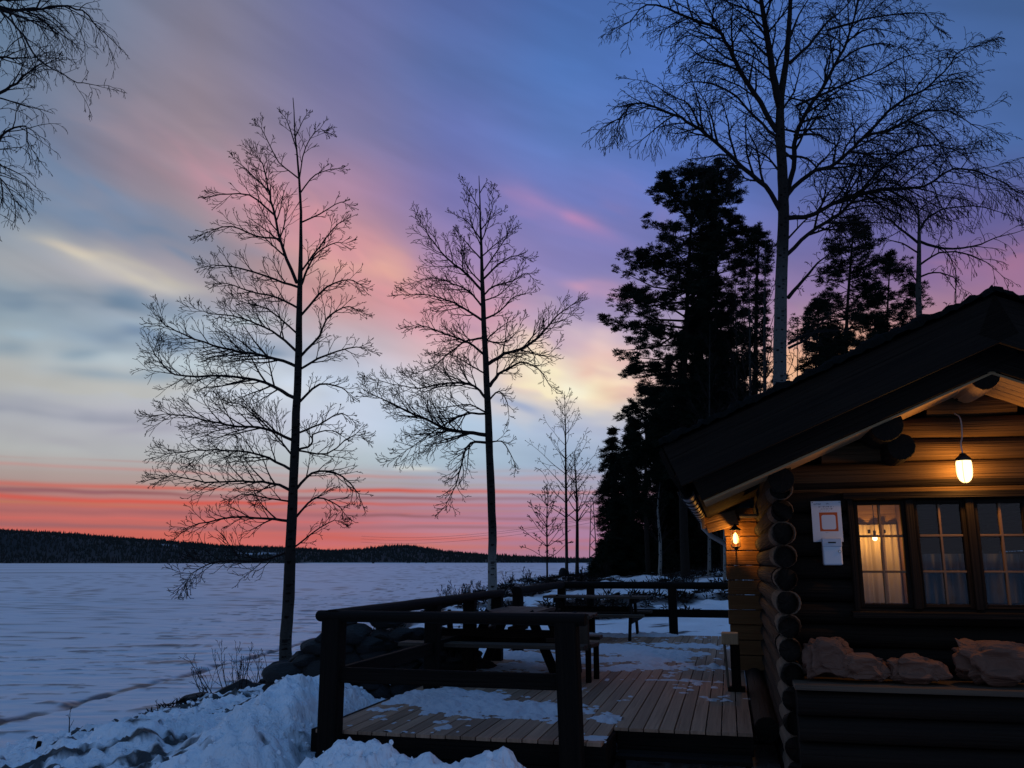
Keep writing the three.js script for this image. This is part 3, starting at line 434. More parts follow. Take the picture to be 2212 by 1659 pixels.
{
  const TL = 4.42, c = onFront(1589, 1163, TL), p = W3(c[0], TL, c[1]);
  const lan = thing('wall_lantern', 'small black wall lantern with a glowing flame-shaped bulb by the inner corner', 'lantern', p.toArray(), TURN);
  part('bulb', new THREE.LatheGeometry([[0, -0.08], [0.03, -0.06], [0.036, 0], [0.03, 0.05], [0, 0.085]].map(([r, y]) => new THREE.Vector2(r, y)), 16), mat({ color: rgb(1, 0.9, 0.6), emissive: new THREE.Color(1, 0.7, 0.28), emissiveIntensity: 4, roughness: 0.5 }), lan);
  part('cap', new THREE.LatheGeometry([[0.085, 0.115], [0.08, 0.125], [0.05, 0.15], [0.02, 0.175], [0.012, 0.2], [0, 0.205]].map(([r, y]) => new THREE.Vector2(r, y)), 12), M.black, lan);
  part('base', new THREE.LatheGeometry([[0, -0.19], [0.012, -0.18], [0.03, -0.14], [0.06, -0.125], [0.065, -0.115], [0.02, -0.112]].map(([r, y]) => new THREE.Vector2(r, y)), 12), M.black, lan);
  for (let k = 0; k < 6; k++) { const a = k * Math.PI / 3 + 0.2; part('cage_bar', new THREE.CylinderGeometry(0.004, 0.004, 0.235, 5), M.black, lan, [0.062 * Math.cos(a), 0, 0.062 * Math.sin(a)]); }
  part('glass', new THREE.CylinderGeometry(0.057, 0.057, 0.225, 20, 1, true), new THREE.MeshPhysicalMaterial({ color: rgb(1, 0.92, 0.75), transmission: 1, roughness: 0.02, thickness: 0, side: THREE.DoubleSide }), lan);
  const arm = new Mesher(); arm.tube([[0, -0.13, -0.02], [0, -0.2, -0.05], [0, -0.22, -0.1], [0, -0.16, -0.16]].map((q) => new THREE.Vector3(...q)), [0.009, 0.009, 0.009, 0.012], 6); part('arm', arm.geometry(), M.black, lan);
  const L = new THREE.PointLight(WARM, 0.8, 0, 2); L.castShadow = true; lan.add(L);
}
{
  const [s, h] = onFront(1890, 1163, 0.2), p = W3(s, 0.2, h);  // bulb added in place of a lamp reflection in the pane
  const b = thing('added_window_bulb', 'small bulb added behind the leftmost window pane, standing in for a lamp reflection', 'bulb', p.toArray(), TURN);
  part('bulb', new THREE.SphereGeometry(0.022, 14, 10), mat({ color: rgb(1, 0.9, 0.7), emissive: new THREE.Color(1, 0.75, 0.35), emissiveIntensity: 4 }), b);
  part('holder', new THREE.CylinderGeometry(0.012, 0.012, 0.05, 10), M.black, b, [0, 0.045, 0]);
  const flex = new Mesher(); flex.tube([new THREE.Vector3(0, 0.07, 0), new THREE.Vector3(0.004, 0.25, 0), new THREE.Vector3(0, 0.36, 0)], [0.004, 0.004, 0.004], 5); part('flex', flex.geometry(), M.black, b);
  const L = new THREE.PointLight(WARM, 0.33, 0, 2); L.castShadow = true; b.add(L);
}
{
  const a = onFront(1751, 1083, -0.02), b = onFront(1815, 1163, -0.02), W = 0.255, H = a[1] - b[1] + 0.03, cv = document.createElement('canvas'); cv.width = 256; cv.height = 352;
  const g = cv.getContext('2d'); g.fillStyle = '#c9c9cc'; g.fillRect(0, 0, 256, 352); g.fillStyle = '#2a2a30';
  const R = rng(5), scrawl = (x, y, w, hh) => { for (let q = x; q < x + w; q += 5) { if (R() < 0.2) continue; g.fillRect(q, y + (R() - 0.5) * 3, 1.6 + R() * 2.4, hh * (0.5 + R() * 0.6)); } };
  scrawl(20, 20, 62, 10); scrawl(130, 20, 30, 9); scrawl(58, 44, 140, 11); scrawl(84, 64, 100, 9); scrawl(70, 84, 90, 3);
  g.fillStyle = '#b4501e'; g.fillRect(64, 98, 158, 164); g.fillStyle = '#c9c9cc'; g.beginPath(); g.roundRect(82, 120, 122, 126, 18); g.fill();
  g.fillStyle = '#55555a'; scrawl(110, 272, 30, 4); g.fillStyle = '#a0502a'; scrawl(120, 334, 112, 5);
  const t = new THREE.CanvasTexture(cv); t.colorSpace = THREE.SRGBColorSpace;
  const n = thing('paper_notice', 'white paper notice with an orange framed square pinned above the letterbox', 'notice', W3((a[0] + a[0] + W) / 2, -0.022, (a[1] * 2 - H) / 2).toArray(), TURN);
  const sheetG = new RoundedBoxGeometry(W, H, 0.003, 1, 0.001); part('backing', sheetG, mat({ color: rgb(0.5, 0.5, 0.52), roughness: 0.8 }), n);
  part('print', new THREE.PlaneGeometry(W - 0.002, H - 0.002), mat({ map: t, roughness: 0.8 }), n, [0, 0, 0.0045]);
  for (const [x, y] of [[-1, 1], [1, 1]]) part('pin', new THREE.SphereGeometry(0.004, 8, 6), M.black, n, [x * (W / 2 - 0.012), y * (H / 2 - 0.012), 0.005]);
  const c = onFront(1777, 1162, -0.12), d = onFront(1821, 1221, -0.12), bw = d[0] - c[0] + 0.01, bh = c[1] - d[1];
  const box = thing('letterbox', 'white metal letterbox with a slot and round lock below the notice', 'letterbox', W3((c[0] + d[0]) / 2, -0.06, (c[1] + d[1]) / 2).toArray(), TURN);
  const enamel = mat({ color: rgb(0.56, 0.57, 0.60), roughness: 0.45 });
  part('body', new RoundedBoxGeometry(bw, bh, 0.09, 4, 0.016), enamel, box); part('lid', new RoundedBoxGeometry(bw + 0.004, bh * 0.32, 0.02, 3, 0.009), mat({ color: rgb(0.45, 0.46, 0.5), roughness: 0.45 }), box, [0, bh * 0.335, 0.043]);
  part('slot', new RoundedBoxGeometry(bw * 0.4, 0.012, 0.004, 1, 0.0015), M.black, box, [0, bh * 0.33, 0.0545]);
  part('lock', new THREE.TorusGeometry(0.011, 0.004, 8, 16), mat({ color: rgb(0.3, 0.3, 0.3), metalness: 0.8, roughness: 0.3 }), box, [bw * 0.37, 0, 0.047]); part('lock_core', new THREE.CylinderGeometry(0.009, 0.009, 0.006, 12), mat({ color: rgb(0.6, 0.6, 0.6), metalness: 0.8, roughness: 0.3 }), box, [bw * 0.37, 0, 0.047], [HALF, 0, 0]);
}

// ------------------------------------------------------------------ deck, steps, railings
const DL = -4.14, DR = -0.24, DF = -0.62, DB = 10.6, STEP = -1.46;      // deck edges along s and t
const deckMat = [0.72, 0.95, 1.12].map((k) => dull({ map: greyWood.map, bumpMap: greyWood.bumpMap, bumpScale: 0.004, roughness: 0.75, color: rgb(2.9 * k, 2.4 * k, 2.1 * k) }));
{
  const deck = thing('wooden_deck', 'wide weathered plank deck running back along the left side of the cabin', 'deck', [OX, 0, OZ], TURN), R = rng(31);
  const W = 0.1405, gap = 0.011, n = Math.round((DR - DL) / W);
  for (let k = 0; k < n; k++) {
    const s = DL + (k + 0.5) * (DR - DL) / n, front = s < STEP ? DF : 0.12, len = DB - front + 0.02 * R();
    part('plank', board(W - gap, 0.03, len, 2, 0.003), deckMat[Math.floor(R() * 3)], deck, [s, -0.015 - 0.0025 * R(), -(front + len / 2)]);
  }
  part('fascia_board', board(STEP - DL, 0.17, 0.04, 0), M.rail, deck, [(STEP + DL) / 2, -0.117, -(DF + 0.03)]);
  part('fascia_board', board(STEP - DL, 0.15, 0.04, 0), M.rail, deck, [(STEP + DL) / 2, -0.285, -(DF + 0.035)]);
  part('fascia_board', board(0.04, 0.3, 0.7, 2), M.rail, deck, [STEP - 0.03, -0.185, -(DF + 0.4)]);
  part('fascia_board', board(DR - STEP, 0.17, 0.04, 0), M.rail, deck, [(STEP + DR) / 2, -0.117, -0.15]);
  part('edge_beam', board(0.06, 0.2, DB - DF - 0.1, 2), M.rail, deck, [DL - 0.035, -0.11, -(DB + DF) / 2]);
  part('shade_gap_log', logGeo(DB - 0.5, 0.12, 501), M.log, deck, [DR + 0.13, -0.05, -(DB + 0.7) / 2], [0, HALF, 0]);  // dark log added to stand for the shadow between deck and wall
  for (let k = 0; k < 8; k++) part('joist', board(DR - DL - 0.1, 0.15, 0.05, 0), M.rail, deck, [(DL + DR) / 2, -0.107, -(0.4 + k * 1.4)]);
  const st = thing('wooden_steps', 'two dark wooden steps up to the deck beside the cabin corner', 'steps', [OX, 0, OZ], TURN);
  for (const [t, h] of [[-0.10, -0.17], [-0.40, -0.30]]) for (let k = 0; k < 2; k++) part('tread', board(DR - STEP - 0.05, 0.035, 0.135, 0), M.rail, st, [(STEP + DR) / 2, h - 0.018, -(t + (k - 0.5) * 0.145)]);
  for (const s of [STEP + 0.05, DR - 0.06]) { part('stringer', board(0.045, 0.16, 0.62, 2), M.rail, st, [s, -0.30, 0.17]); part('stringer_foot', board(0.045, 0.2, 0.3, 2), M.rail, st, [s, -0.48, 0.36]); }
}
const postMat = M.rail;
function railing(name, label, posts, rails, group) {                    // posts: [s, t, half width, top, foot]; rails: [s0, t0, h, s1, t1, height, depth, round]
  const f = thing(name, label, 'railing', [OX, 0, OZ], TURN, group);
  for (const [s, t, w, top, foot, lean = 0] of posts) { const p = part('post', board(w * 2, top - foot, w * 2, 1, 0.022), postMat, f, [s, (top + foot) / 2, -t], [0, 0, lean]); }
  for (const [s0, t0, s1, t1, h, hh, dd, round] of rails) {
    const L = Math.hypot(s1 - s0, t1 - t0), yaw = Math.atan2(t1 - t0, s1 - s0);
    let g; if (round) { g = logGeo(L, 0.5, 600 + boardSeed++, 0, 16); g.scale(1, hh, dd); const uv = g.attributes.uv; for (let i = 0; i < uv.count; i++) uv.setX(i, uv.getX(i) * 0.2); g.computeVertexNormals(); } else g = board(L, hh, dd, 0, 0.012);
    part(round ? 'top_rail' : 'rail', g, postMat, f, [(s0 + s1) / 2, h, -(t0 + t1) / 2], [0, yaw, 0]);
  }
  return f;
}
const A = onLevel(718, 1550, 0), B = onLevel(1233, 1572, 0), RT = 1.06, FT = -0.69;
{
  const sA = onFront(718, 1450, FT)[0], sB = onFront(1231, 1450, FT)[0], G = -0.62;
  railing('deck_railing', 'dark log railing of two bars across the front edge of the deck', [[sA, FT, 0.092, RT - 0.06, G], [sB, FT, 0.096, RT - 0.02, G, 0.03]],
    [[sA - 0.14, FT, sB + 0.14, FT, RT - 0.05, 0.105, 0.21, 1], [sA, FT, sB, FT, 0.49, 0.135, 0.06, 0]]);
  const SL = sA + 0.0, hole = [5.2, 6.6];
  railing('deck_railing', 'dark log railing along the lake side of the deck, from the front corner post', [[SL, 2.1, 0.085, RT - 0.06, -0.5], [SL, 3.7, 0.085, RT - 0.06, -0.5], [SL, hole[0], 0.085, RT - 0.05, -0.5]],
    [[SL, FT - 0.06, SL, hole[0] + 0.12, RT - 0.05, 0.125, 0.2, 1], [SL, FT, SL, hole[0], 0.47, 0.14, 0.07, 0], [SL, 2.1, SL, hole[0], 0.74, 0.07, 0.05, 0]]);
  railing('deck_railing', 'short dark log railing on the lake side beyond the gap, by the far corner', [[SL, hole[1], 0.085, RT - 0.04, -0.5], [SL, DB + 0.1, 0.085, RT - 0.04, -0.5]],
    [[SL, hole[1] - 0.1, SL, DB + 0.22, RT - 0.05, 0.15, 0.19, 1], [SL, hole[1], SL, DB, 0.44, 0.15, 0.09, 0]]);
  const sm = onFront(1453, 1300, DB + 0.1)[0];
  railing('deck_railing', 'dark railing across the far end of the deck, between lake corner and cabin wall', [[sm, DB + 0.1, 0.09, RT - 0.04, -0.3], [sm - 1.75, DB + 0.1, 0.08, RT - 0.04, -0.3]],
    [[SL - 0.1, DB + 0.1, 0.2, DB + 0.1, RT - 0.05, 0.15, 0.19, 1], [SL, DB + 0.1, 0.2, DB + 0.1, 0.44, 0.16, 0.09, 0]]);
}

// ------------------------------------------------------------------ picnic tables on the deck
function picnicTable(label, s, t, turn, L) {
  const p = W3(s, t, 0), T = thing('picnic_table', label, 'picnic table', p.toArray(), TURN + turn, 'picnic tables on the deck'), H = 0.80;
  for (let k = 0; k < 4; k++) part('top_board', board(L, 0.045, 0.185, 0, 0.008), M.table, T, [0.01 * (k % 2), H, (k - 1.5) * 0.197]);
  for (const z of [-1, 1]) for (let k = 0; k < 2; k++) part('seat_board', board(L, 0.05, 0.15, 0, 0.008), M.table, T, [0, 0.47, z * (0.66 + k * 0.16)]);
  for (const x of [-1, 1]) {
    const X = x * (L / 2 - 0.3);
    for (const z of [-1, 1]) part('leg', board(0.05, 0.92, 0.13, 1, 0.008), M.rail, T, [X, 0.40, z * 0.47], [-z * 0.42, 0, 0]);
    part('seat_bearer', board(0.05, 0.12, 1.7, 2), M.rail, T, [X + x * 0.055, 0.385, 0]); part('top_bearer', board(0.05, 0.09, 0.76, 2), M.rail, T, [X + x * 0.055, 0.73, 0]);
  }
  part('brace', board(L - 0.6, 0.1, 0.045, 0), M.rail, T, [0, 0.56, 0]);
  return T;
}
{
  const a = onLevel(1092, 1328, 0.8), b = onLevel(1288, 1289, 0.8);
  picnicTable('long dark picnic table with side benches, nearest to the front railing', a[0], a[1], 0.01, 2.4);
  picnicTable('dark picnic table farther back, near the end railing of the deck', b[0], b[1], -0.02, 2.1);
  const c = onLevel(880, 1362, 0.62);
  picnicTable('low dark picnic table half hidden at the lake side of the deck', Math.max(c[0], -3.4), c[1] + 1.6, HALF, 1.7);
  // a heavy chair at the end of the near table
  const q = onLevel(1262, 1474, 0), C = thing('wooden_chair', 'dark brown wooden chair with a broad plank back, at the table behind the front post', 'chair', W3(q[0], q[1], 0).toArray(), TURN - 0.12);
  part('backrest', board(0.36, 0.46, 0.06, 1, 0.01), M.table, C, [-0.1, 0.62, 0.02], [0.06, 0, 0]); part('seat', board(0.4, 0.05, 0.42, 0, 0.01), M.table, C, [-0.1, 0.44, -0.2]);
  for (const [x, z] of [[0.06, 0], [-0.26, 0], [0.06, -0.38], [-0.26, -0.38]]) part('leg', board(0.065, 0.43, 0.065, 1, 0.008), M.rail, C, [x, 0.21, z]);
}
{ // pale-topped stand by the wall
  const q = onLevel(1592, 1494, 0), S = thing('wooden_stand', 'dark wooden stand with a pale box top, against the cabin wall', 'stand', W3(q[0] - 0.02, q[1] + 0.05, 0).toArray(), TURN);
  part('top', new RoundedBoxGeometry(0.2, 0.13, 0.26, 2, 0.012), mat({ map: paleWood.map, color: rgb(1.2, 1.3, 1.6), roughness: 0.7 }), S, [-0.03, 0.60, -0.03]);
  part('post', board(0.11, 0.54, 0.11, 1, 0.01), M.rail, S, [0.02, 0.27, 0]); part('brace', board(0.03, 0.55, 0.05, 1), M.deck, S, [-0.085, 0.27, 0.03], [0, 0, 0.05]);
  part('foot', board(0.2, 0.05, 0.16, 0), M.rail, S, [0.02, 0.026, 0]);
}

// ------------------------------------------------------------------ thawing snow left on the deck
{
  const spot = (x, y) => onLevel(x, y, 0), patches = [];
  const P = (x, y, rs, rt, h) => { const [s, t] = spot(x, y); patches.push([s, t, rs, rt, h]); };
  P(900, 1512, 0.65, 0.42, 0.035); P(1010, 1522, 0.7, 0.42, 0.045); P(1110, 1530, 0.6, 0.42, 0.045); P(1190, 1533, 0.5, 0.42, 0.04); P(820, 1530, 0.3, 0.15, 0.025);
  P(1330, 1402, 0.75, 0.7, 0.06); P(1410, 1412, 0.8, 0.8, 0.045); P(1300, 1425, 0.5, 0.4, 0.04); P(1130, 1418, 0.9, 0.6, 0.035); P(1050, 1418, 0.3, 0.25, 0.06); P(1010, 1420, 0.3, 0.2, 0.06); P(1430, 1440, 0.9, 0.4, 0.024); P(1280, 1372, 0.8, 0.5, 0.05); P(1400, 1372, 0.6, 0.4, 0.05);
  P(1495, 1442, 0.12, 0.14, 0.05); P(1540, 1441, 0.1, 0.12, 0.06); P(1455, 1470, 0.5, 0.05, 0.018); P(1290, 1540, 0.12, 0.04, 0.015); P(1480, 1395, 0.9, 0.5, 0.02); P(930, 1430, 0.5, 0.6, 0.05); P(1370, 1425, 0.9, 0.35, 0.03); P(1310, 1445, 0.5, 0.25, 0.022); P(1150, 1440, 0.8, 0.5, 0.02); P(960, 1500, 0.8, 0.35, 0.03); P(1150, 1545, 0.9, 0.25, 0.02); P(1200, 1395, 0.8, 0.9, 0.03);
  const h = (s, t) => { let b = -0.02; for (const [ps, pt, rs, rt, hh] of patches) { const q = ((s - ps) / rs) ** 2 + ((t - pt) / rt) ** 2; if (q < 4) b = Math.max(b, hh * (1.1 - q)); } return b + 0.03 * fbm(s * 3.2, t * 1.5, 4) + 0.02 * vnoise(s * 11, t * 7) + 0.014 * vnoise(s * 24, t * 16) - 0.004; };
  const build = (s0, s1, ds, t0, t1, dt, y0) => {
    const ns = Math.ceil((s1 - s0) / ds), nt = Math.ceil((t1 - t0) / dt), p = [], uv = [], idx = [], H = [];
    for (let j = 0; j <= nt; j++) for (let i = 0; i <= ns; i++) { const s = s0 + i * ds, t = t0 + j * dt; const y = h(s, t); H.push(y); p.push(s, Math.max(y * 0.9, -0.005) + y0, -t); uv.push(s, t); }
    for (let j = 0; j < nt; j++) for (let i = 0; i < ns; i++) { const a = j * (ns + 1) + i, b = a + ns + 1; if (Math.max(H[a], H[a + 1], H[b], H[b + 1]) > 0.0) idx.push(a, a + 1, b, a + 1, b + 1, b); }
    const g = new THREE.BufferGeometry(); g.setAttribute('position', new THREE.BufferAttribute(new Float32Array(p), 3)); g.setAttribute('uv', new THREE.BufferAttribute(new Float32Array(uv), 2)); g.setIndex(idx); g.computeVertexNormals(); return g;
  };
  const g = mergeGeometries([build(DL + 0.05, STEP - 0.01, 0.018, DF + 0.03, 1.9, 0.018, 0), build(DL + 0.05, DR, 0.03, 1.9, DB - 0.05, 0.03, 0)]);
  const o = lit(new THREE.Mesh(g, mat({ color: rgb(0.55, 0.54, 0.56), roughness: 0.8, bumpMap: snowBump, bumpScale: 0.02 }))); o.name = 'deck_snow'; o.position.set(OX, 0.002, OZ); o.rotation.y = TURN; o.userData = { kind: 'stuff', label: 'patches of thin trampled snow lying on the deck planks', category: 'snow' }; scene.add(o);
}

// ------------------------------------------------------------------ log bench along the cabin front, with filled sacks on it
const LT = -0.62, ledge = onFront(1900, 1484, LT), LH = ledge[1];
{
  const s0 = onFront(1718, 1500, LT)[0], s1 = 4.3, b = thing('log_bench', 'low dark log bench with a plank seat along the cabin front, under the windows', 'bench', [OX, 0, OZ], TURN);
  for (let k = 0; k < 3; k++) part('seat_plank', board(s1 - s0, 0.045, 0.19, 0), mat({ map: greyWood.map, bumpMap: greyWood.bumpMap, bumpScale: 0.004, color: rgb(0.65, 0.55, 0.42), roughness: 0.8 }), b, [(s0 + s1) / 2, LH - 0.023, -(LT + 0.1 + k * 0.196)]);
  for (let k = 0; k < 5; k++) part('front_log', logGeo(s1 - s0 - 0.04, 0.1, 700 + k), M.log, b, [(s0 + s1) / 2, LH - 0.15 - k * 0.2, -(LT + 0.11)]);
  part('end_board', board(0.05, LH + 0.45, 0.5, 1), M.log, b, [s0 + 0.04, (LH - 0.05 - 0.5) / 2, -(LT + 0.36)]);
}
function sack(label, px, dims, seed, ears, tint) {                      // px: [left, top, right, bottom] of the sack; a crumpled paper sack
  const tt = LT + 0.1 + dims, a = onFront(px[0], px[3], tt), b = onFront(px[2], px[1], tt), w = (b[0] - a[0]), hh = b[1] - LH, s = (a[0] + b[0]) / 2, R = rng(seed);
  const g0 = new THREE.IcosahedronGeometry(1, 34), p = g0.attributes.position, v = new THREE.Vector3();
  const folds = Array.from({ length: 46 }, () => [new THREE.Vector3(R() * 2 - 1, R() * 1.6 - 0.6, R() * 2 - 1).normalize(), 0.02 + 0.07 * R(), R() * 6.28]);
  for (let i = 0; i < p.count; i++) {
    v.fromBufferAttribute(p, i); const n = v.clone();
    const e = 0.66, sg = (x) => Math.sign(x) * Math.pow(Math.abs(x), e); v.set(sg(v.x), sg(v.y), sg(v.z)).multiplyScalar(0.98);
    let k = 0; for (const [d, amp, ph] of folds) { const c = n.dot(d); if (c > 0.55) k -= amp * (c - 0.55) * 1.6 * (0.6 + 0.6 * Math.sin(ph + 9 * n.x + 7 * n.z)); }
    k += 0.2 * vnoise(n.x * 2.0 + seed, n.y * 2.2 + n.z * 2) - 0.13 * Math.abs(vnoise(n.x * 2.6 + n.y * 1.3 + seed, n.z * 2.6 + n.x * 1.1 - n.y * 1.7)) - 0.02 * Math.abs(vnoise(n.x * 11 + n.y * 6 + seed, n.z * 11 - n.y * 6)); v.addScaledVector(n, k);
    for (const [ex, ez, h, r] of ears) { const q = Math.hypot(n.x - ex, n.z - ez); if (n.y > 0) v.y += h * Math.exp(-((q / r) ** 2)); }
    const sag = 1 - 0.12 * v.y * (v.x * 0.6 + 0.3); p.setXYZ(i, v.x * w / 2 * sag, Math.max((v.y * 0.5 + 0.5) * hh, 0.004), v.z * dims);
  }
  const g = g0; g.computeVertexNormals();
  const o = tag(lit(new THREE.Mesh(g, mat({ color: rgb(0.15 * tint, 0.066 * tint, 0.038 * tint), roughness: 0.85, bumpMap: snowBump, bumpScale: 0.02 }))), label, 'sack', 'sacks on the log bench');
  o.name = numbered('paper_sack'); o.position.copy(W3(s, tt, LH + 0.001)); o.rotation.y = TURN; scene.add(o); return o;
}
sack('plump crumpled brown sack with a twisted top, next to the log corner', [1728, 1368, 1840, 1480], 0.17, 11, [[0.25, 0.1, 0.2, 0.16], [0.55, -0.1, 0.12, 0.12]], 0.8);
sack('low crumpled brown sack lying squeezed between two others', [1806, 1408, 1926, 1482], 0.16, 23, [[-0.3, 0, 0.12, 0.2]], 0.95);
sack('flat brown sack slumped at the end of the row of three', [1904, 1412, 2040, 1485], 0.17, 35, [[-0.75, 0, 0.18, 0.12]], 0.95);
sack('big squared brown sack with one pointed ear, standing apart from the other three', [2052, 1380, 2250, 1490], 0.2, 47, [[-0.8, 0.1, 0.3, 0.14]], 0.85);

// ------------------------------------------------------------------ stones, boulder
function stoneGeo(r, seed, flat = 0.6) { const g = new THREE.IcosahedronGeometry(1, 6), p = g.attributes.position, v = new THREE.Vector3(); for (let i = 0; i < p.count; i++) { v.fromBufferAttribute(p, i); for (let q = 0; q < 7; q++) { const h = (k) => hash2(Math.floor(seed * 10) + q * 13, k) * 2 - 1, n = new THREE.Vector3(h(1), h(2) * 0.8, h(3)).normalize(), c = 0.55 + 0.25 * hash2(q, Math.floor(seed * 7)), e = v.dot(n) - c; if (e > 0) v.addScaledVector(n, -e * 0.93); } v.multiplyScalar(1.12 + 0.1 * fbm(v.x * 2.2 + seed, v.y * 2.2 + v.z * 2.3 + seed, 3)); p.setXYZ(i, v.x * r, v.y * r * flat, v.z * r * 0.8); } g.computeVertexNormals(); return g; }
const stoneMats = [0.010, 0.014, 0.02].map((c) => mat({ color: rgb(c, c * 0.96, c * 0.92), roughness: 0.95, bumpMap: snowBump, bumpScale: 0.03 }));
{
  const variants = Array.from({ length: 9 }, (_, i) => stoneGeo(1, i * 7.3, 0.45 + 0.05 * (i % 4)));
  const wall = thing('stone_wall', 'dark heap of a dry stone wall on the bank between tree and deck railing', 'stone wall', at(700, 1440, 12.2).setY(land(at(700, 1440, 12.2).x, -12.2)).toArray(), 0.35), R = rng(91), w0 = wall.position;
  // outline of the heap in metres along its length: height of the top
  const prof = [[-0.75, 0.15], [-0.62, 0.42], [-0.35, 0.62], [0, 0.86], [0.25, 1.0], [0.5, 0.92], [0.8, 0.98], [1.2, 0.86], [1.6, 0.9], [2.1, 0.6], [2.5, 0.2]];
  for (let layer = 0; layer < 7; layer++) for (let x = -0.75; x < 2.5;) {
    const r = 0.11 + 0.13 * R(), y = layer * 0.155 + 0.02; x += r; if (y < table(prof, x)) for (const z of layer < 5 ? [0, 1] : [0]) part('stone', variants[Math.floor(R() * 9)], stoneMats[Math.floor(R() * 3)], wall, [x, y - 0.05 + 0.03 * R(), -z * 0.3 + 0.08 * (R() - 0.5)], [0.2 * (R() - 0.5), R() * 0.6 - 0.3, 0.16 * (R() - 0.5)]).scale.set(r * 1.15, r * 1.0, r * 1.05);
    x += r * 0.85;
  }
  const b = at(1217, 1243, 66), gb = tag(lit(new THREE.Mesh(stoneGeo(0.33, 51, 1.3), stoneMats[0])), 'rounded dark boulder beside the tallest of the three far birches', 'boulder'); gb.name = 'boulder'; gb.position.set(b.x, land(b.x, b.z) + 0.3, b.z); scene.add(gb);
  const rocks = [[430, 1500, 14.6, 0.3], [505, 1490, 15.2, 0.45], [545, 1478, 15.8, 0.35], [600, 1455, 17.2, 0.4], [585, 1438, 17.4, 0.3]];
  const lab = ['dark flat rock poking out of the snow bank, lowest of the shore rocks', 'broad dark rock under the leafless bush on the snow bank', 'dark rock between the bush and the big left birch', 'dark rock at the foot of the big left birch', 'small dark rock behind the foot of the big left birch'];
  rocks.forEach(([x, y, d, r], i) => { const q = at(x, y, d), o = tag(lit(new THREE.Mesh(stoneGeo(1, 60 + i * 3, 0.5), stoneMats[i % 2])), lab[i], 'rock', 'rocks along the shore bank'); o.name = numbered('rock'); o.scale.setScalar(r); o.rotation.y = i * 1.3; o.position.set(q.x, land(q.x, q.z) + r * 0.12, q.z); scene.add(o); });
}

// ------------------------------------------------------------------ bare trees
// A limb is a row of places; smaller branches, twigs and twiglets grow from it by rule.
const UP = new THREE.Vector3(0, 1, 0);
function grow(out, start, dir, len, r0, lvl, o, R) {
  const n = lvl === 0 ? 7 : lvl === 1 ? 5 : lvl === 2 ? 4 : 3, pts = [start.clone()], rad = [r0], d = dir.clone().normalize(), step = len / n, p = start.clone(), w = o.wander * (lvl === 0 ? 0.6 : 1);
  for (let k = 1; k <= n; k++) {
    d.x += (R() - 0.5) * w; d.y += (R() - 0.5) * w + o.lift[lvl] * (1 / n) * (o.droop ? k / n * 2 : 1); d.z += (R() - 0.5) * w; d.normalize();
    p.addScaledVector(d, step); pts.push(p.clone()); rad.push(Math.max(r0 * (1 - 0.72 * k / n), o.thin));
  }
  out(lvl, pts, rad); sprout(out, pts, rad, len, lvl, o, R, 0.18);
}
function sprout(out, pts, rad, len, lvl, o, R, from) {
  if (lvl >= o.levels) return;
  const per = o.per[lvl], n = Math.max(2, Math.round(len * per)), N = pts.length - 1, d = new THREE.Vector3(), side = new THREE.Vector3(); let flip = R() < 0.5 ? 1 : -1;
  for (let i = 0; i < n; i++) {
    const t = from + (1 - from) * (i + 0.2 + 0.7 * R()) / n, f = Math.min(t, 0.999) * N, k = Math.floor(f), q = pts[k].clone().lerp(pts[k + 1], f - k);
    d.subVectors(pts[k + 1], pts[k]).normalize();
    side.set(R() - 0.5, (R() - 0.5) * 0.8, R() - 0.5).addScaledVector(d, -side.dot(d)); const c = new THREE.Vector3().crossVectors(d, new THREE.Vector3(0, 0, 1)); if (c.lengthSq() < 0.05) c.set(1, 0, 0); side.normalize().multiplyScalar(o.round).addScaledVector(c.normalize(), flip).normalize(); flip = R() < 0.82 ? -flip : flip;
    const a = (o.angle[0] + (o.angle[1] - o.angle[0]) * R()) * Math.PI / 180;
    const dir = d.clone().multiplyScalar(Math.cos(a)).addScaledVector(side, Math.sin(a));
    const l = Math.min(len * o.ratio[lvl] * (0.55 + 0.7 * R()) * (1.15 - 0.75 * t), o.max[lvl]);
    const r = Math.max(Math.min(lerp(rad[k], rad[k + 1], f - k) * 0.62, l * 0.02 + 0.002), o.thin);
    grow(out, q, dir, l, r, lvl + 1, o, R);
  }
  // the tip breaks up into a spray
  if (lvl === 0) { const e = pts[N]; d.subVectors(pts[N], pts[N - 1]).normalize(); for (let i = 0; i < 2; i++) { const dir = d.clone().add(new THREE.Vector3((R() - 0.5) * 0.9, (R() - 0.5) * 0.9, (R() - 0.5) * 0.9)); grow(out, e, dir, Math.min(len * o.ratio[lvl] * 0.5, o.max[lvl] * 0.6), rad[N], lvl + 1, o, R); } }
}
const birchTone = (a, b, v) => (t) => { const k = smooth(a, b, t); return [lerp(v, 0.05, k), lerp(v, 0.04, k), lerp(v, 0.035, k)]; };
function limbPoints(px, d, bend, R, jit = 1) { const n = px.length, out = []; let run = 0; for (let i = 0; i < n; i++) { if (i) run += Math.hypot(px[i][0] - px[i - 1][0], px[i][1] - px[i - 1][1]) * d / FOCAL; out.push(at(px[i][0], px[i][1], d + bend * run)); } const c = new THREE.CatmullRomCurve3(out, false, 'centripetal'), m = Math.max(5, (n - 1) * 3), pts = c.getPoints(m), w = Math.min(run * 0.012, 0.05) * jit; for (let i = 1; i < m; i++) pts[i].add(new THREE.Vector3((R() - 0.5) * w, (R() - 0.5) * w, (R() - 0.5) * w)); return [pts, run]; }
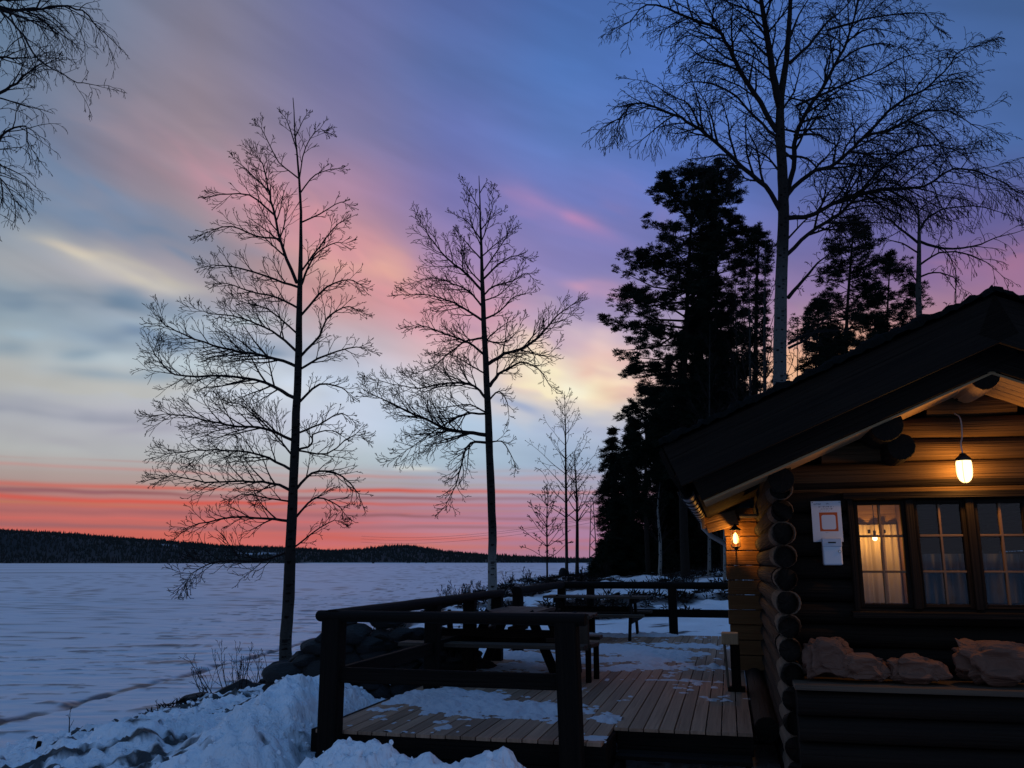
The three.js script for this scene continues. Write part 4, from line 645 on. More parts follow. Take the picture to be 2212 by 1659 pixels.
function bareTree({ name = 'birch_tree', label, category = 'tree', group, d, map, trunk, limbs, o, seed, auto = 0, tone, dark }) {
  const R = rng(seed), X = (p) => [map[0] + map[1] * p[0], map[2] + map[1] * p[1]], px = FOCAL / d;
  const tp = limbPoints(trunk.map(X), d, 0, rng(seed + 1), 0.25)[0], foot = tp[0].clone(), g0 = land(foot.x, foot.z) - 0.15;
  const T = thing(name, label, category, [foot.x, g0, foot.z], 0, group), off = new THREE.Vector3(-foot.x, -g0, -foot.z);
  if (tp[0].y > g0) tp.unshift(new THREE.Vector3(foot.x, g0, foot.z));
  const wid = (i) => { const f = i / (tp.length - 1) * (trunk.length - 1), k = Math.min(Math.floor(f), trunk.length - 2); return lerp(trunk[k][2], trunk[k + 1][2], f - k) * map[1] / 2 / px; };
  const tr = new Mesher(), tps = tp.map((p) => p.clone().add(off)), trad = tp.map((p, i) => Math.max(wid(i), 0.008)); trad[0] *= 1.25;
  tr.tube(tps, trad, 12, tone || birchTone(0.08, 0.26, 0.1), true, 0.06); part('trunk', tr.geometry(), dark ? M.bark : M.birch, T);
  const tw = new Mesher(), add = (lvl, pts, rad) => { if (lvl === 0) { const m = new Mesher(); m.tube(pts, rad, 6, null, true, 0.05); part('limb', m.geometry(), M.twig, T); } else tw.tube(pts, rad, lvl === 1 ? 4 : 3, null, false); };
  for (const L of limbs) {
    const r0 = (L[0].length > 2 ? L[0][2] : 6) * (o.stout || 1) * map[1] / 2 / px, LL = L.map(X), nl = LL.length - 1; LL[nl] = [lerp(LL[nl - 1][0], LL[nl][0], o.trim ?? 1), lerp(LL[nl - 1][1], LL[nl][1], o.trim ?? 1)]; const [pts, run] = limbPoints(LL, d, (R() - 0.5) * 1.1, R); pts.forEach((p) => p.add(off));
    const rad = pts.map((_, i) => Math.max(r0 * (1 - 0.8 * i / (pts.length - 1)), o.thin)); add(0, pts, rad); sprout(add, pts, rad, run, 0, o, R, 0.12);
  }
  const H = tps[tps.length - 1].y;
  for (let i = 0; i < auto; i++) {                                       // limbs all round the trunk, longest below the middle of the crown
    const t = o.crown[0] + (1 - o.crown[0]) * (i + 0.5 * R()) / auto, k = Math.min(Math.floor(t * (tps.length - 1)), tps.length - 2), a = i * 2.4 + R(), up = o.rise[0] + (o.rise[1] - o.rise[0]) * t, dir = new THREE.Vector3(Math.cos(a), up, Math.sin(a));
    const q = (t - o.crown[0]) / (1 - o.crown[0]), len = H * o.crown[1] * (o.shape ? o.shape(q) : (1 - 0.85 * q)) * (0.75 + 0.5 * R()) + 0.1;
    grow(add, tps[k], dir, len, Math.max(trad[k] * 0.4, o.thin * 1.5), 0, o, R);
  }
  const tg = part('twigs', tw.geometry(), M.twig, T); tg.userData.kind = 'stuff';
  return T;
}
const TWIGGY = { levels: 3, per: [9.5, 8, 6], ratio: [0.36, 0.6, 0.72], max: [1.05, 0.72, 0.5], angle: [20, 44], lift: [0.15, 0.25, 0.25, 0.2], wander: 0.24, round: 0.65, thin: 0.005, trim: 0.45 };

bareTree({
  label: 'tall slender leafless birch standing on the snowy shore, left of the deck', d: 16.6, map: [259, 0.799, 173], seed: 3, o: TWIGGY,
  trunk: [[446, 1608, 42], [450, 1500, 33], [456, 1400, 31], [462, 1250, 29], [470, 1080, 26], [477, 900, 23], [483, 720, 20], [486, 560, 15], [490, 400, 9], [484, 270, 6.5], [474, 150, 4.5], [468, 48, 2]],
  limbs: [[[455, 1192, 9], [400, 1185], [300, 1183], [215, 1200], [130, 1228]], [[466, 1112, 9], [410, 1090], [330, 1085], [230, 1086], [150, 1070], [78, 1078]], [[466, 1056, 8], [400, 1022], [320, 1003], [230, 1000], [150, 1008], [95, 1015]], [[470, 975, 9], [400, 945], [320, 935], [240, 921], [150, 905], [88, 900]],
    [[474, 860, 11], [420, 830], [340, 805], [240, 800], [150, 797], [108, 760], [70, 705]], [[480, 776, 10], [420, 755], [340, 737], [280, 724], [200, 700], [130, 668], [100, 640]], [[482, 738, 8], [430, 690], [370, 660], [310, 640], [240, 630], [160, 603]], [[484, 618, 7], [430, 590], [350, 570], [290, 550], [240, 545]],
    [[482, 560, 8], [420, 540], [330, 510], [260, 500], [212, 507]], [[478, 548, 10], [440, 450], [414, 345], [400, 290], [385, 225], [358, 185]], [[432, 430, 6], [370, 422], [300, 395], [240, 410], [204, 428]], [[418, 365, 6], [350, 312], [270, 310], [212, 322]], [[402, 300, 5], [335, 235], [272, 178]], [[482, 265, 5], [430, 222], [385, 135], [352, 103]],
    [[488, 560, 7], [508, 510], [535, 465], [585, 440], [642, 442]], [[488, 520, 6], [540, 450], [590, 388], [630, 365]], [[488, 305, 5], [530, 255], [580, 240], [622, 238]], [[486, 750, 8], [540, 690], [562, 642], [620, 612], [680, 640]], [[487, 782, 7], [560, 742], [640, 722], [712, 742]], [[484, 872, 8], [540, 822], [600, 832], [650, 872]],
    [[480, 955, 7], [540, 930], [600, 900], [662, 942]], [[478, 1000, 7], [518, 985], [522, 958], [575, 948], [640, 985]], [[478, 1105, 9], [520, 1062], [580, 1060], [640, 1110], [668, 1172]], [[468, 1192, 7], [530, 1130], [590, 1150], [640, 1212]], [[490, 385, 5], [540, 362], [600, 330], [640, 350]], [[484, 275, 4], [502, 180], [540, 132], [577, 152]], [[478, 190, 4], [452, 110], [418, 62]], [[474, 155, 3], [500, 100], [520, 76]],
    [[458, 1275, 6], [380, 1300], [260, 1302], [200, 1330], [168, 1372]], [[462, 1270, 5], [520, 1225], [580, 1190], [620, 1200]], [[484, 690, 6], [400, 620], [330, 600], [280, 570]], [[486, 640, 7], [560, 560], [620, 540], [690, 570]], [[470, 1020, 6], [420, 960], [330, 880], [250, 860]], [[472, 1000, 6], [560, 1010], [630, 960], [690, 970]], [[466, 1140, 6], [400, 1130], [330, 1120], [270, 1150]]],
});
bareTree({
  label: 'leafless birch with a dense narrow top and one long low limb, beyond the deck', d: 21.5, map: [749, 0.6077, 345.6], seed: 17, tone: birchTone(0.16, 0.3, 0.36), o: { ...TWIGGY, per: [9.5, 7.5, 5.5], max: [1.25, 0.85, 0.55], trim: 0.95, wander: 0.28, thin: 0.006, lift: [0.1, 0.32, 0.3, 0.25] },
  trunk: [[518, 1640, 40], [518, 1500, 33], [518, 1400, 31], [516, 1250, 29], [508, 1050, 28], [500, 850, 25], [490, 640, 21], [484, 480, 17], [478, 320, 11], [474, 180, 6], [470, 56, 2.5]],
  limbs: [[[495, 978, 16], [430, 968], [350, 955], [290, 925], [220, 895], [140, 855], [78, 830]], [[493, 902, 9], [430, 900], [380, 922], [300, 970], [230, 1020], [170, 1060]], [[496, 850, 11], [460, 810], [430, 796], [340, 795], [260, 810], [180, 800], [110, 782]], [[498, 1005, 11], [440, 1005], [405, 1090], [385, 1160], [350, 1232]], [[488, 632, 9], [430, 642], [370, 680], [300, 740], [230, 762]],
    [[486, 690, 10], [430, 650], [350, 620], [280, 590], [228, 590]], [[488, 575, 10], [420, 530], [360, 500], [290, 480], [195, 478]], [[484, 468, 10], [420, 400], [370, 360], [320, 310], [280, 250], [258, 212]], [[484, 525, 8], [440, 470], [380, 440], [300, 420], [220, 442]], [[480, 355, 7], [430, 300], [390, 248]], [[478, 285, 6], [430, 220], [372, 188]], [[474, 180, 5], [440, 120], [408, 68]], [[476, 250, 5], [520, 200], [562, 178]], [[478, 345, 6], [540, 290], [602, 240]],
    [[484, 425, 8], [540, 370], [600, 340], [655, 350]], [[486, 482, 8], [520, 450], [590, 430], [640, 402], [668, 430]], [[490, 565, 8], [540, 540], [590, 490], [650, 470]], [[503, 725, 14], [560, 690], [640, 660], [700, 610], [740, 560], [800, 515]], [[508, 805, 14], [540, 762], [570, 745], [620, 720], [680, 740], [722, 802]], [[496, 690, 8], [500, 640], [540, 600], [600, 560]], [[506, 855, 7], [540, 822], [570, 862], [577, 932]], [[508, 1005, 6], [550, 1000], [590, 1060], [602, 1102]], [[472, 120, 4], [500, 80], [532, 108]],
    [[482, 440, 6], [430, 380], [410, 310], [395, 260]], [[482, 400, 6], [530, 330], [570, 270], [590, 220]], [[478, 310, 5], [450, 240], [430, 170], [425, 120]], [[478, 290, 5], [505, 220], [520, 150], [515, 110]], [[492, 640, 7], [540, 650], [590, 630], [630, 560]], [[494, 760, 7], [440, 730], [360, 690], [300, 690]], [[500, 900, 7], [440, 870], [350, 880], [270, 880]], [[640, 660, 6], [670, 690], [720, 690], [760, 640]], [[486, 500, 6], [540, 480], [600, 420], [620, 370]]],
});
const WEEPING = { levels: 3, per: [4.6, 5.8, 6], ratio: [0.4, 0.56, 0.66], max: [2.0, 1.1, 0.75], angle: [25, 55], lift: [0.1, -0.05, -0.6, -0.9], wander: 0.42, round: 0.8, thin: 0.0062, droop: true };
bareTree({
  label: 'largest leafless birch towering over the cabin roof, white bark low on its trunk', d: 25, map: [1267.3, 0.5208, 0], seed: 29, o: { ...WEEPING, thin: 0.0078, stout: 1.25 },
  tone: birchTone(0.28, 0.38, 0.19),
  trunk: [[795, 2450, 62], [797, 1900, 58], [799, 1650, 56], [801, 1450, 56], [805, 1250, 54], [812, 1050, 52], [816, 900, 50], [814, 780, 46], [808, 650, 44], [802, 500, 40], [806, 400, 34], [828, 250, 27], [840, 100, 22], [846, -60, 18], [852, -300, 12], [856, -620, 5]],
  limbs: [[[802, 440, 30], [772, 300], [746, 150], [726, 0], [712, -160], [700, -360]], [[822, 850, 22], [855, 700], [870, 560], [900, 480], [960, 390], [1030, 270], [1080, 170], [1112, 60], [1145, -70], [1170, -220]], [[790, 545, 20], [720, 430], [640, 300], [590, 200], [540, 120], [440, 80], [370, 50], [250, 20], [180, 90]], [[785, 565, 12], [700, 490], [620, 400], [520, 350], [430, 340], [360, 380]],
    [[802, 870, 20], [740, 770], [650, 700], [560, 610], [470, 540], [390, 490], [300, 450], [200, 430], [138, 490]], [[832, 810, 16], [920, 722], [1010, 690], [1090, 630], [1150, 570], [1250, 540], [1330, 500], [1400, 460], [1500, 460], [1595, 515]], [[830, 905, 17], [940, 890], [1050, 830], [1150, 800], [1250, 780], [1400, 772], [1520, 700], [1650, 722], [1785, 795]], [[832, 1055, 16], [920, 970], [1030, 900], [1100, 838], [1180, 740], [1300, 640], [1440, 600], [1560, 640]],
    [[836, 1235, 14], [900, 1160], [960, 1090], [1010, 1050]], [[822, 645, 10], [920, 660], [980, 722], [1060, 740]], [[860, 560, 10], [960, 560], [1010, 590], [1070, 622]], [[1145, 572, 12], [1300, 420], [1400, 370], [1480, 300], [1560, 205], [1650, 182]], [[868, 440, 10], [1000, 380], [1120, 330], [1200, 300], [1330, 232], [1425, 222]], [[842, 262, 14], [920, 190], [1000, 92], [1065, 38], [1120, -40]], [[846, 150, 10], [882, 60], [955, -60]], [[1000, 125, 9], [1150, 80], [1250, 62], [1400, 60], [1438, 105]], [[640, 300, 8], [560, 260], [480, 240], [400, 180], [360, 240]], [[470, 540, 7], [420, 430], [360, 400], [250, 340], [190, 330]],
    [[838, 1425, 12], [900, 1390], [960, 1378], [1050, 1370]], [[836, 1445, 10], [920, 1400], [1010, 1300], [1080, 1280]], [[1030, 270, 8], [1130, 200], [1220, 180], [1310, 200]], [[728, 20, 9], [640, -40], [560, -110]], [[745, 150, 8], [690, 90], [620, 40], [560, -20]], [[800, 470, 8], [860, 380], [880, 300], [900, 200]], [[1090, 630, 8], [1180, 640], [1280, 640], [1380, 700]], [[1250, 780, 8], [1340, 840], [1460, 900], [1560, 930]], [[1150, 800, 8], [1230, 860], [1330, 900], [1420, 960]], [[830, 760, 9], [760, 660], [700, 620], [610, 560]], [[835, 990, 8], [900, 920], [960, 880], [1040, 900]], [[1330, 500, 7], [1420, 540], [1480, 620], [1520, 700]], [[1080, 170, 7], [1170, 120], [1260, 130], [1350, 160]]],
});
bareTree({
  label: 'weeping leafless birch hanging long twigs over the lake at the frame edge', d: 8.6, map: [-30, 0.3472, -6], seed: 41, o: { ...WEEPING, per: [8, 9, 9], max: [1.0, 0.66, 0.4], ratio: [0.42, 0.56, 0.66], thin: 0.0026, lift: [0, -0.3, -0.9, -1.0] },
  trunk: [[-700, 4700, 150], [-690, 3600, 130], [-660, 2400, 115], [-640, 1500, 100], [-650, 600, 80], [-660, -300, 55], [-670, -1200, 22]],
  limbs: [[[-655, 420, 44], [-380, 130], [-60, 22, 20], [30, 42], [150, 76], [300, 76], [450, 50], [600, 90], [695, 190]], [[-60, 20, 20], [30, 45], [120, 110], [230, 240], [330, 390], [450, 460], [570, 530], [685, 548]], [[-645, 1000, 34], [-350, 760], [-60, 645], [70, 600], [190, 530], [262, 470], [335, 418]], [[-650, 700, 30], [-340, 470], [-60, 382], [80, 370], [200, 380], [312, 370]], [[200, 150, 9], [330, 150], [450, 190], [555, 295]], [[-645, 1250, 30], [-350, 1080], [-60, 965], [60, 900], [140, 830], [240, 800], [255, 890]],
    [[-60, 958, 10], [100, 945], [230, 940], [312, 1035]], [[-640, 1400, 26], [-340, 1120], [-60, 1040], [60, 1100], [130, 1180], [172, 1255]], [[60, 1100, 8], [105, 1200], [85, 1330], [70, 1450]], [[120, 110, 8], [60, 200], [-20, 280], [-80, 300]], [[230, 240, 8], [150, 300], [90, 400], [20, 470], [-60, 560]], [[330, 75, 8], [400, 10], [480, -60]], [[150, 76, 9], [190, 10], [260, -60]], [[-60, 640, 9], [40, 700], [140, 690], [230, 720]]],
});

// far birches: one set of rules, three trees by the shore and thin ones in the wood
const FARB = { ...WEEPING, per: [0.75, 1.1, 1.5], ratio: [0.42, 0.5, 0.55], max: [2.4, 1.6, 1.1], thin: 0.014, crown: [0.3, 0.26], rise: [0.55, 1.4], levels: 3, lift: [0.15, -0.2, -0.9, -1.1] };
bareTree({ label: 'tallest of the three far birches on the shore, with drooping twigs', group: 'far birches on the shore', d: 68, map: [1094.5, 0.3125, 806.5], seed: 51, auto: 34, o: FARB, trunk: [[416, 1470, 25], [413, 1100, 20], [410, 800, 17], [407, 500, 11], [404, 300, 7], [400, 125, 2]], limbs: [] });
bareTree({ label: 'second of the three far birches, close to the right of the tallest', group: 'far birches on the shore', d: 68, map: [1094.5, 0.3125, 806.5], seed: 57, auto: 26, o: { ...FARB, crown: [0.34, 0.24], rise: [0.8, 1.6] }, trunk: [[486, 1460, 28], [488, 1100, 22], [486, 900, 16], [476, 700, 10], [468, 560, 2]], limbs: [] });
bareTree({ label: 'shortest of the three far birches, broad crown with clumps of dead leaves', group: 'far birches on the shore', d: 64, map: [1094.5, 0.3125, 806.5], seed: 63, auto: 26, o: { ...FARB, levels: 3, crown: [0.26, 0.3], rise: [0.35, 1.2], thin: 0.02, lift: [0, 0.1, -0.2, -0.4], per: [0.9, 1.3, 1.9], shape: (q) => 0.95 - 0.75 * q * q }, trunk: [[280, 1475, 15], [279, 1200, 12], [278, 1000, 9], [283, 755, 2]], limbs: [] });
const thinBirch = [[1565, 905, 1250, 5.5, 34, 'thin pale birch trunk rising between the pines behind the gutter'], [1532, 700, 1255, 7, 40, 'slim birch between the biggest pine and the large roof birch'], [1655, 520, 1250, 13, 36, 'dark slim bare tree just left of the large roof birch'], [1618, 560, 1250, 10, 38, 'bare dark tree between the two tallest pines'], [1590, 600, 1250, 7, 42, 'slender bare tree tangled with the pine crowns'], [1425, 1040, 1246, 8, 46, 'short pale birch trunk in front of the dark wood, beyond the far railing'], [2062, 560, 1250, 9, 40, 'bare tree standing behind the cabin ridge, right of the pines'], [1720, 690, 1250, 6, 44, 'thin bare tree right of the large roof birch']];
thinBirch.forEach(([x, y0, y1, w, d, label], i) => bareTree({ label, group: 'bare trees in the wood', d, map: [x, 1, 0], seed: 80 + i, auto: 26, o: { ...FARB, per: [1.5, 2.2, 2], levels: 3, crown: [0.3, 0.2], rise: [0.9, 1.9], thin: 0.012, max: [2.2, 1.2, 0.8] }, tone: (t) => { const k = i === 0 || i === 5 ? smooth(0.7, 1, t) : smooth(0.1, 0.35, t) * 0.6 + 0.35; return [lerp(0.5, 0.05, k), lerp(0.5, 0.045, k), lerp(0.5, 0.04, k)]; }, trunk: [[0, y1 + 25, w * 1.15], [2 * Math.sin(i * 3), lerp(y1, y0, 0.35), w * 0.85], [4 * Math.sin(i * 2 + 1), lerp(y1, y0, 0.7), w * 0.5], [3 * Math.cos(i), y0, 1]], limbs: [] }));
bareTree({
  label: 'weeping bare birch behind the roof ridge, with curtains of hanging twigs', group: 'bare trees in the wood', d: 33, map: [1267.3, 0.5208, 0], seed: 97, o: { ...WEEPING, per: [2.4, 3.2, 3.6], max: [2.0, 1.5, 1.3], lift: [0, -0.5, -1.3, -1.6], thin: 0.0095 }, tone: () => [0.12, 0.1, 0.09],
  trunk: [[1385, 2350, 34], [1382, 1700, 30], [1380, 1350, 27], [1376, 1200, 24], [1380, 950, 14], [1372, 840, 5]],
  limbs: [[[1378, 1010, 12], [1290, 940], [1230, 900], [1180, 930]], [[1378, 960, 12], [1420, 900], [1500, 862], [1650, 860], [1755, 895]], [[1378, 1000, 13], [1480, 1030], [1600, 1022], [1700, 985], [1810, 955]], [[1380, 1100, 10], [1460, 1050], [1560, 1050], [1660, 1090], [1730, 1150]], [[1376, 900, 7], [1340, 840], [1290, 810], [1240, 850]], [[1380, 1150, 9], [1440, 1130], [1520, 1150], [1560, 1200]], [[1376, 1050, 8], [1310, 1010], [1250, 1000], [1215, 1050]], [[1376, 880, 6], [1430, 830], [1500, 810], [1580, 830]], [[1380, 1180, 8], [1330, 1120], [1290, 1110]]],
});

// ------------------------------------------------------------------ pines and spruces of the wood on the right
function tuftGeo(seed, n, len, spread) {                                // one spray of needles on a short shoot
  const R = rng(seed), p = [], idx = [];
  for (let k = 0; k < n; k++) {
    const a = R() * 6.283, e = (R() * 1.5 - 0.35), d = new THREE.Vector3(Math.cos(a) * Math.cos(e), Math.sin(e), Math.sin(a) * Math.cos(e)), o = new THREE.Vector3((R() - 0.5) * spread, (R() - 0.5) * spread * 0.6, (R() - 0.5) * spread), l = len * (0.6 + 0.6 * R()), s = new THREE.Vector3(R() - 0.5, R() - 0.5, R() - 0.5).cross(d).normalize().multiplyScalar(len * 0.075), b = p.length / 3;
    const m = o.clone().addScaledVector(d, l * 0.55), t = o.clone().addScaledVector(d, l);
    for (const q of [o.clone().addScaledVector(s, -0.5), m.clone().addScaledVector(s, -1), m.clone().add(s), t]) p.push(q.x, q.y, q.z); idx.push(b, b + 1, b + 2, b + 1, b + 3, b + 2);
  }
  const g = new THREE.BufferGeometry(); g.setAttribute('position', new THREE.BufferAttribute(new Float32Array(p), 3)); g.setIndex(idx); g.computeVertexNormals(); return g;
}
const TUFT = [tuftGeo(5, 34, 0.2, 0.12), tuftGeo(9, 34, 0.2, 0.12)], SPRAY = tuftGeo(15, 30, 0.24, 0.26);
function conifer({ name, label, group, d, x, base, env, seed, w, kind, reach = [], dense = 1 }) {
  // env: [y, reach to the left, reach to the right] in the survey's units, top first
  const R = rng(seed), px = FOCAL / d, top = at(env[0][3] ?? x, env[0][0], d), foot = at(x, base, d), g0 = land(foot.x, foot.z) - 0.1, H = top.y - g0, T = thing(name, label, 'tree', [foot.x, g0, foot.z], 0, group);
  const lean = top.x - foot.x, tp = [], tr = []; for (let k = 0; k <= 12; k++) { const t = k / 12; tp.push(new THREE.Vector3(lean * t * t + 0.06 * Math.sin(t * 5 + seed), H * t, 0.05 * Math.sin(t * 7 + seed))); tr.push(Math.max(w / 2 / px * (1 - 0.85 * t), 0.02)); }
  const m = new Mesher(); m.tube(tp, tr, 9, null, true, 0.06); part('trunk', m.geometry(), M.bark, T);
  const tufts = [], limbM = new Mesher(), lim = [], reachAt = (y, side) => { const yy = env.find((e, i) => i && e[0] >= y) || env[env.length - 1], i = env.indexOf(yy), a = env[i - 1] || yy, t = clamp((y - a[0]) / ((yy[0] - a[0]) || 1)); return lerp(a[1 + side], yy[1 + side], t); };
  const yTop = env[0][0], yLow = env[env.length - 1][0], spruce = kind === 'spruce', n = Math.round((yLow - yTop) / px / (spruce ? 0.24 : 0.40) * dense);
  const clump = (c, r, m) => { for (let i = 0; i < m; i++) { const a = R() * 6.283, z = R() * 2 - 1, q = Math.sqrt(1 - z * z), rr = r * Math.cbrt(0.25 + 0.75 * R()); tufts.push([c.x + rr * q * Math.cos(a), c.y + rr * z * 0.85, c.z + rr * q * Math.sin(a), 0.75 + 0.5 * R()]); } };
  for (let k = 0; k < n; k++) {
    const y = lerp(yTop, yLow, (k + R()) / n), pos = at(x, y, d).y - g0, f = clamp(pos / H), kk = Math.min(Math.floor(f * 12), 11), q = tp[kk].clone().lerp(tp[kk + 1], f * 12 - kk);
    for (let b = 0; b < (spruce ? 4 : 4); b++) {
      const a = b * 1.571 + R() * 1.6 + k * 0.7, ca = Math.cos(a), side = ca > 0 ? 1 : 0, wide = Math.abs(ca), sl = reachAt(y, side) / px * (spruce ? 1 : 1.12), lenL = lerp((reachAt(y, 0) + reachAt(y, 1)) / 2 / px, sl, smooth(0.1, 0.5, wide)), len = Math.min(lenL / Math.max(0.75, wide), lenL * 1.15) * (spruce ? 0.7 + 0.35 * R() : 0.58 + 0.5 * R()); if (!spruce && R() < 0.1) continue;
      if (len < 0.15) { clump(q, 0.18, 4); continue; }
      const rise = spruce ? -0.30 - 0.15 * f : -0.3 + 0.6 * f + 0.6 * (R() - 0.3), e = new THREE.Vector3(q.x + ca * len, q.y + rise * len * 0.7, q.z + Math.sin(a) * len), mid = q.clone().lerp(e, 0.5).add(new THREE.Vector3((R() - 0.5) * 0.12 * len, spruce ? 0.08 * len : (-0.14 + 0.1 * R()) * len, (R() - 0.5) * 0.12 * len));
      limbM.tube([q, mid, e], [Math.max(0.02, len * 0.016), len * 0.009 + 0.006, 0.006], 4, null, false);
      const along = (t) => t < 0.5 ? q.clone().lerp(mid, t * 2) : mid.clone().lerp(e, t * 2 - 1);
      if (spruce) { const steps = Math.max(2, Math.round(len / 0.16)); for (let s = 0; s <= steps; s++) { const t = 0.1 + 0.9 * s / steps; if (R() > 0.9) continue; const c = along(t), w = 0.34 * len * (1.1 - t); tufts.push([c.x + (R() - 0.5) * w, c.y - 0.12 * R(), c.z + (R() - 0.5) * w, 0.7 + 0.45 * R()], [c.x + (R() - 0.5) * w * 1.4, c.y - 0.2 * R(), c.z + (R() - 0.5) * w * 1.4, 0.6 + 0.4 * R()]); } continue; }
      clump(e, 0.20 + 0.08 * R(), 6);
      const m = Math.max(1, Math.round(len * 2.1));
      for (let s = 0; s < m; s++) { const t = 0.34 + 0.62 * (s + R()) / m, c = along(t), w = 0.16 + 0.30 * len * (1.15 - t), c2 = c.clone().add(new THREE.Vector3((R() - 0.5) * w * 1.7, (R() - 0.32) * w * 1.6, (R() - 0.5) * w * 1.7)); limbM.tube([along(Math.max(0.1, t - 0.14)), c2], [0.012, 0.006], 3, null, false); clump(c2, 0.17 + 0.16 * R(), 6 + Math.floor(4 * R())); }
    }
  }
  for (const [pxs, w] of reach) {                                         // long boughs that stand out of the crown
    const pts = limbPoints(pxs, d, 0.15, R)[0].map((p) => p.sub(T.position)), N = pts.length - 1; limbM.tube(pts, pts.map((_, i) => lerp(w / 2 / px, 0.012, i / N)), 5, null, false);
    for (let i = 0; i < 22; i++) { const t = 0.35 + 0.65 * R(), c = pts[Math.min(N, Math.floor(t * N))].clone().add(new THREE.Vector3((R() - 0.5) * 0.7, (R() - 0.3) * 0.5, (R() - 0.5) * 0.9)); clump(c, 0.18 + 0.14 * R(), 9); }
  }
  const lg = part('limbs', limbM.geometry(), M.bark, T); lg.userData.kind = 'stuff';
  const im = new THREE.InstancedMesh(kind === 'spruce' ? SPRAY : TUFT[seed % 2], M.needles, tufts.length), mm = new THREE.Matrix4(), qq = new THREE.Quaternion(), ee = new THREE.Euler(), vv = new THREE.Vector3(), sc = new THREE.Vector3(), size = Math.max(0.62, Math.min(1.25, d / 45)) ;
  tufts.forEach(([a, b, c, s], i) => { ee.set((R() - 0.5) * 0.9, R() * 6.28, (R() - 0.5) * 0.9); qq.setFromEuler(ee); s *= size; mm.compose(vv.set(a, b, c), qq, sc.set(s, s * 0.85, s)); im.setMatrixAt(i, mm); });
  im.name = 'needles'; im.userData.kind = 'stuff'; lit(im); T.add(im); return T;
}
const G = 'pines and spruces of the wood';
conifer({ name: 'pine_tree', label: 'biggest dark pine, with a long low branch reaching out over the lake side', group: G, d: 44, x: 1484, base: 1265, w: 20, seed: 4, kind: 'pine', dense: 1.1, reach: [[[[1488, 740], [1420, 712], [1350, 704], [1292, 696]], 6], [[[1488, 690], [1420, 650], [1372, 640], [1338, 632]], 5], [[[1488, 820], [1430, 806], [1380, 800], [1352, 812]], 5], [[[1492, 480], [1450, 430], [1436, 400], [1440, 384]], 5], [[[1494, 600], [1430, 572], [1390, 560], [1364, 562]], 5], [[[1498, 560], [1560, 530], [1610, 500], [1640, 520]], 5]], env: [[362, 2, 2, 1500], [385, 50, 40], [420, 82, 60], [470, 86, 74], [520, 92, 84], [560, 118, 80], [600, 128, 70], [640, 150, 80], [690, 190, 80], [715, 160, 80], [740, 112, 80], [800, 130, 76], [830, 100, 60], [900, 84, 50], [960, 50, 40], [1040, 30, 26]] });
conifer({ name: 'pine_tree', label: 'tall dark pine whose top shows just right of the biggest pine top', group: G, d: 48, x: 1566, base: 1260, w: 17, seed: 7, kind: 'pine', env: [[348, 2, 2, 1552], [368, 22, 26], [400, 46, 48], [450, 60, 52], [520, 62, 56], [580, 60, 70], [640, 62, 74], [720, 70, 80], [820, 64, 60], [900, 40, 40], [980, 20, 20]] });
conifer({ name: 'pine_tree', label: 'dark pine with a dense low crown, just left of the large birch trunk', group: G, d: 42, x: 1640, base: 1262, w: 22, seed: 11, kind: 'pine', env: [[508, 3, 3], [530, 30, 32], [565, 44, 36], [600, 36, 26], [640, 24, 18], [700, 30, 24], [780, 36, 24], [860, 36, 24]] });
conifer({ name: 'pine_tree', label: 'broad pyramid-shaped pine behind the roof, right of the large birch', group: G, d: 38, x: 1848, base: 1262, w: 18, seed: 14, kind: 'pine', dense: 1.15, env: [[474, 3, 3, 1845], [500, 30, 26], [540, 50, 52], [590, 74, 62], [640, 88, 66], [700, 96, 74], [760, 92, 74], [830, 70, 60], [900, 40, 40]] });
conifer({ name: 'pine_tree', label: 'smaller ragged pine leaning beside the pyramid-shaped one, nearer the ridge', group: G, d: 40, x: 1940, base: 1262, w: 14, seed: 19, kind: 'pine', env: [[548, 3, 3, 1926], [575, 22, 26], [620, 36, 50], [680, 50, 70], [740, 54, 70], [800, 40, 40]] });
conifer({ name: 'pine_tree', label: 'pine at the outer edge of the wood, crown starting above the spruces', group: G, d: 52, x: 1402, base: 1262, w: 12, seed: 22, kind: 'pine', env: [[838, 3, 3, 1392], [860, 26, 30], [900, 50, 46], [950, 50, 56], [1000, 44, 56], [1060, 40, 50], [1120, 30, 34]] });
conifer({ name: 'spruce_tree', label: 'narrow dark spruce nearest the lake, at the edge of the wood', group: G, d: 58, x: 1326, base: 1250, w: 10, seed: 25, kind: 'spruce', env: [[926, 2, 2], [960, 20, 16], [1000, 32, 26], [1060, 36, 34], [1120, 38, 38], [1180, 34, 38], [1225, 30, 30]] });
conifer({ name: 'spruce_tree', label: 'narrow dark spruce second from the lake, in front of the edge pine', group: G, d: 56, x: 1362, base: 1250, w: 11, seed: 28, kind: 'spruce', env: [[905, 2, 2], [950, 20, 20], [1010, 34, 30], [1090, 40, 38], [1170, 44, 42], [1225, 38, 40]] });
conifer({ name: 'spruce_tree', label: 'tall spruce inside the wood, behind the far table', group: G, d: 60, x: 1446, base: 1250, w: 12, seed: 33, kind: 'spruce', env: [[770, 2, 2], [830, 26, 26], [900, 40, 40], [980, 46, 46], [1080, 46, 46], [1180, 44, 44], [1225, 40, 40]] });
conifer({ name: 'spruce_tree', label: 'spruce inside the wood, left of the lit gutter', group: G, d: 58, x: 1506, base: 1250, w: 12, seed: 37, kind: 'spruce', env: [[800, 2, 2], [860, 30, 30], [940, 42, 42], [1040, 48, 48], [1150, 46, 46], [1225, 40, 40]] });
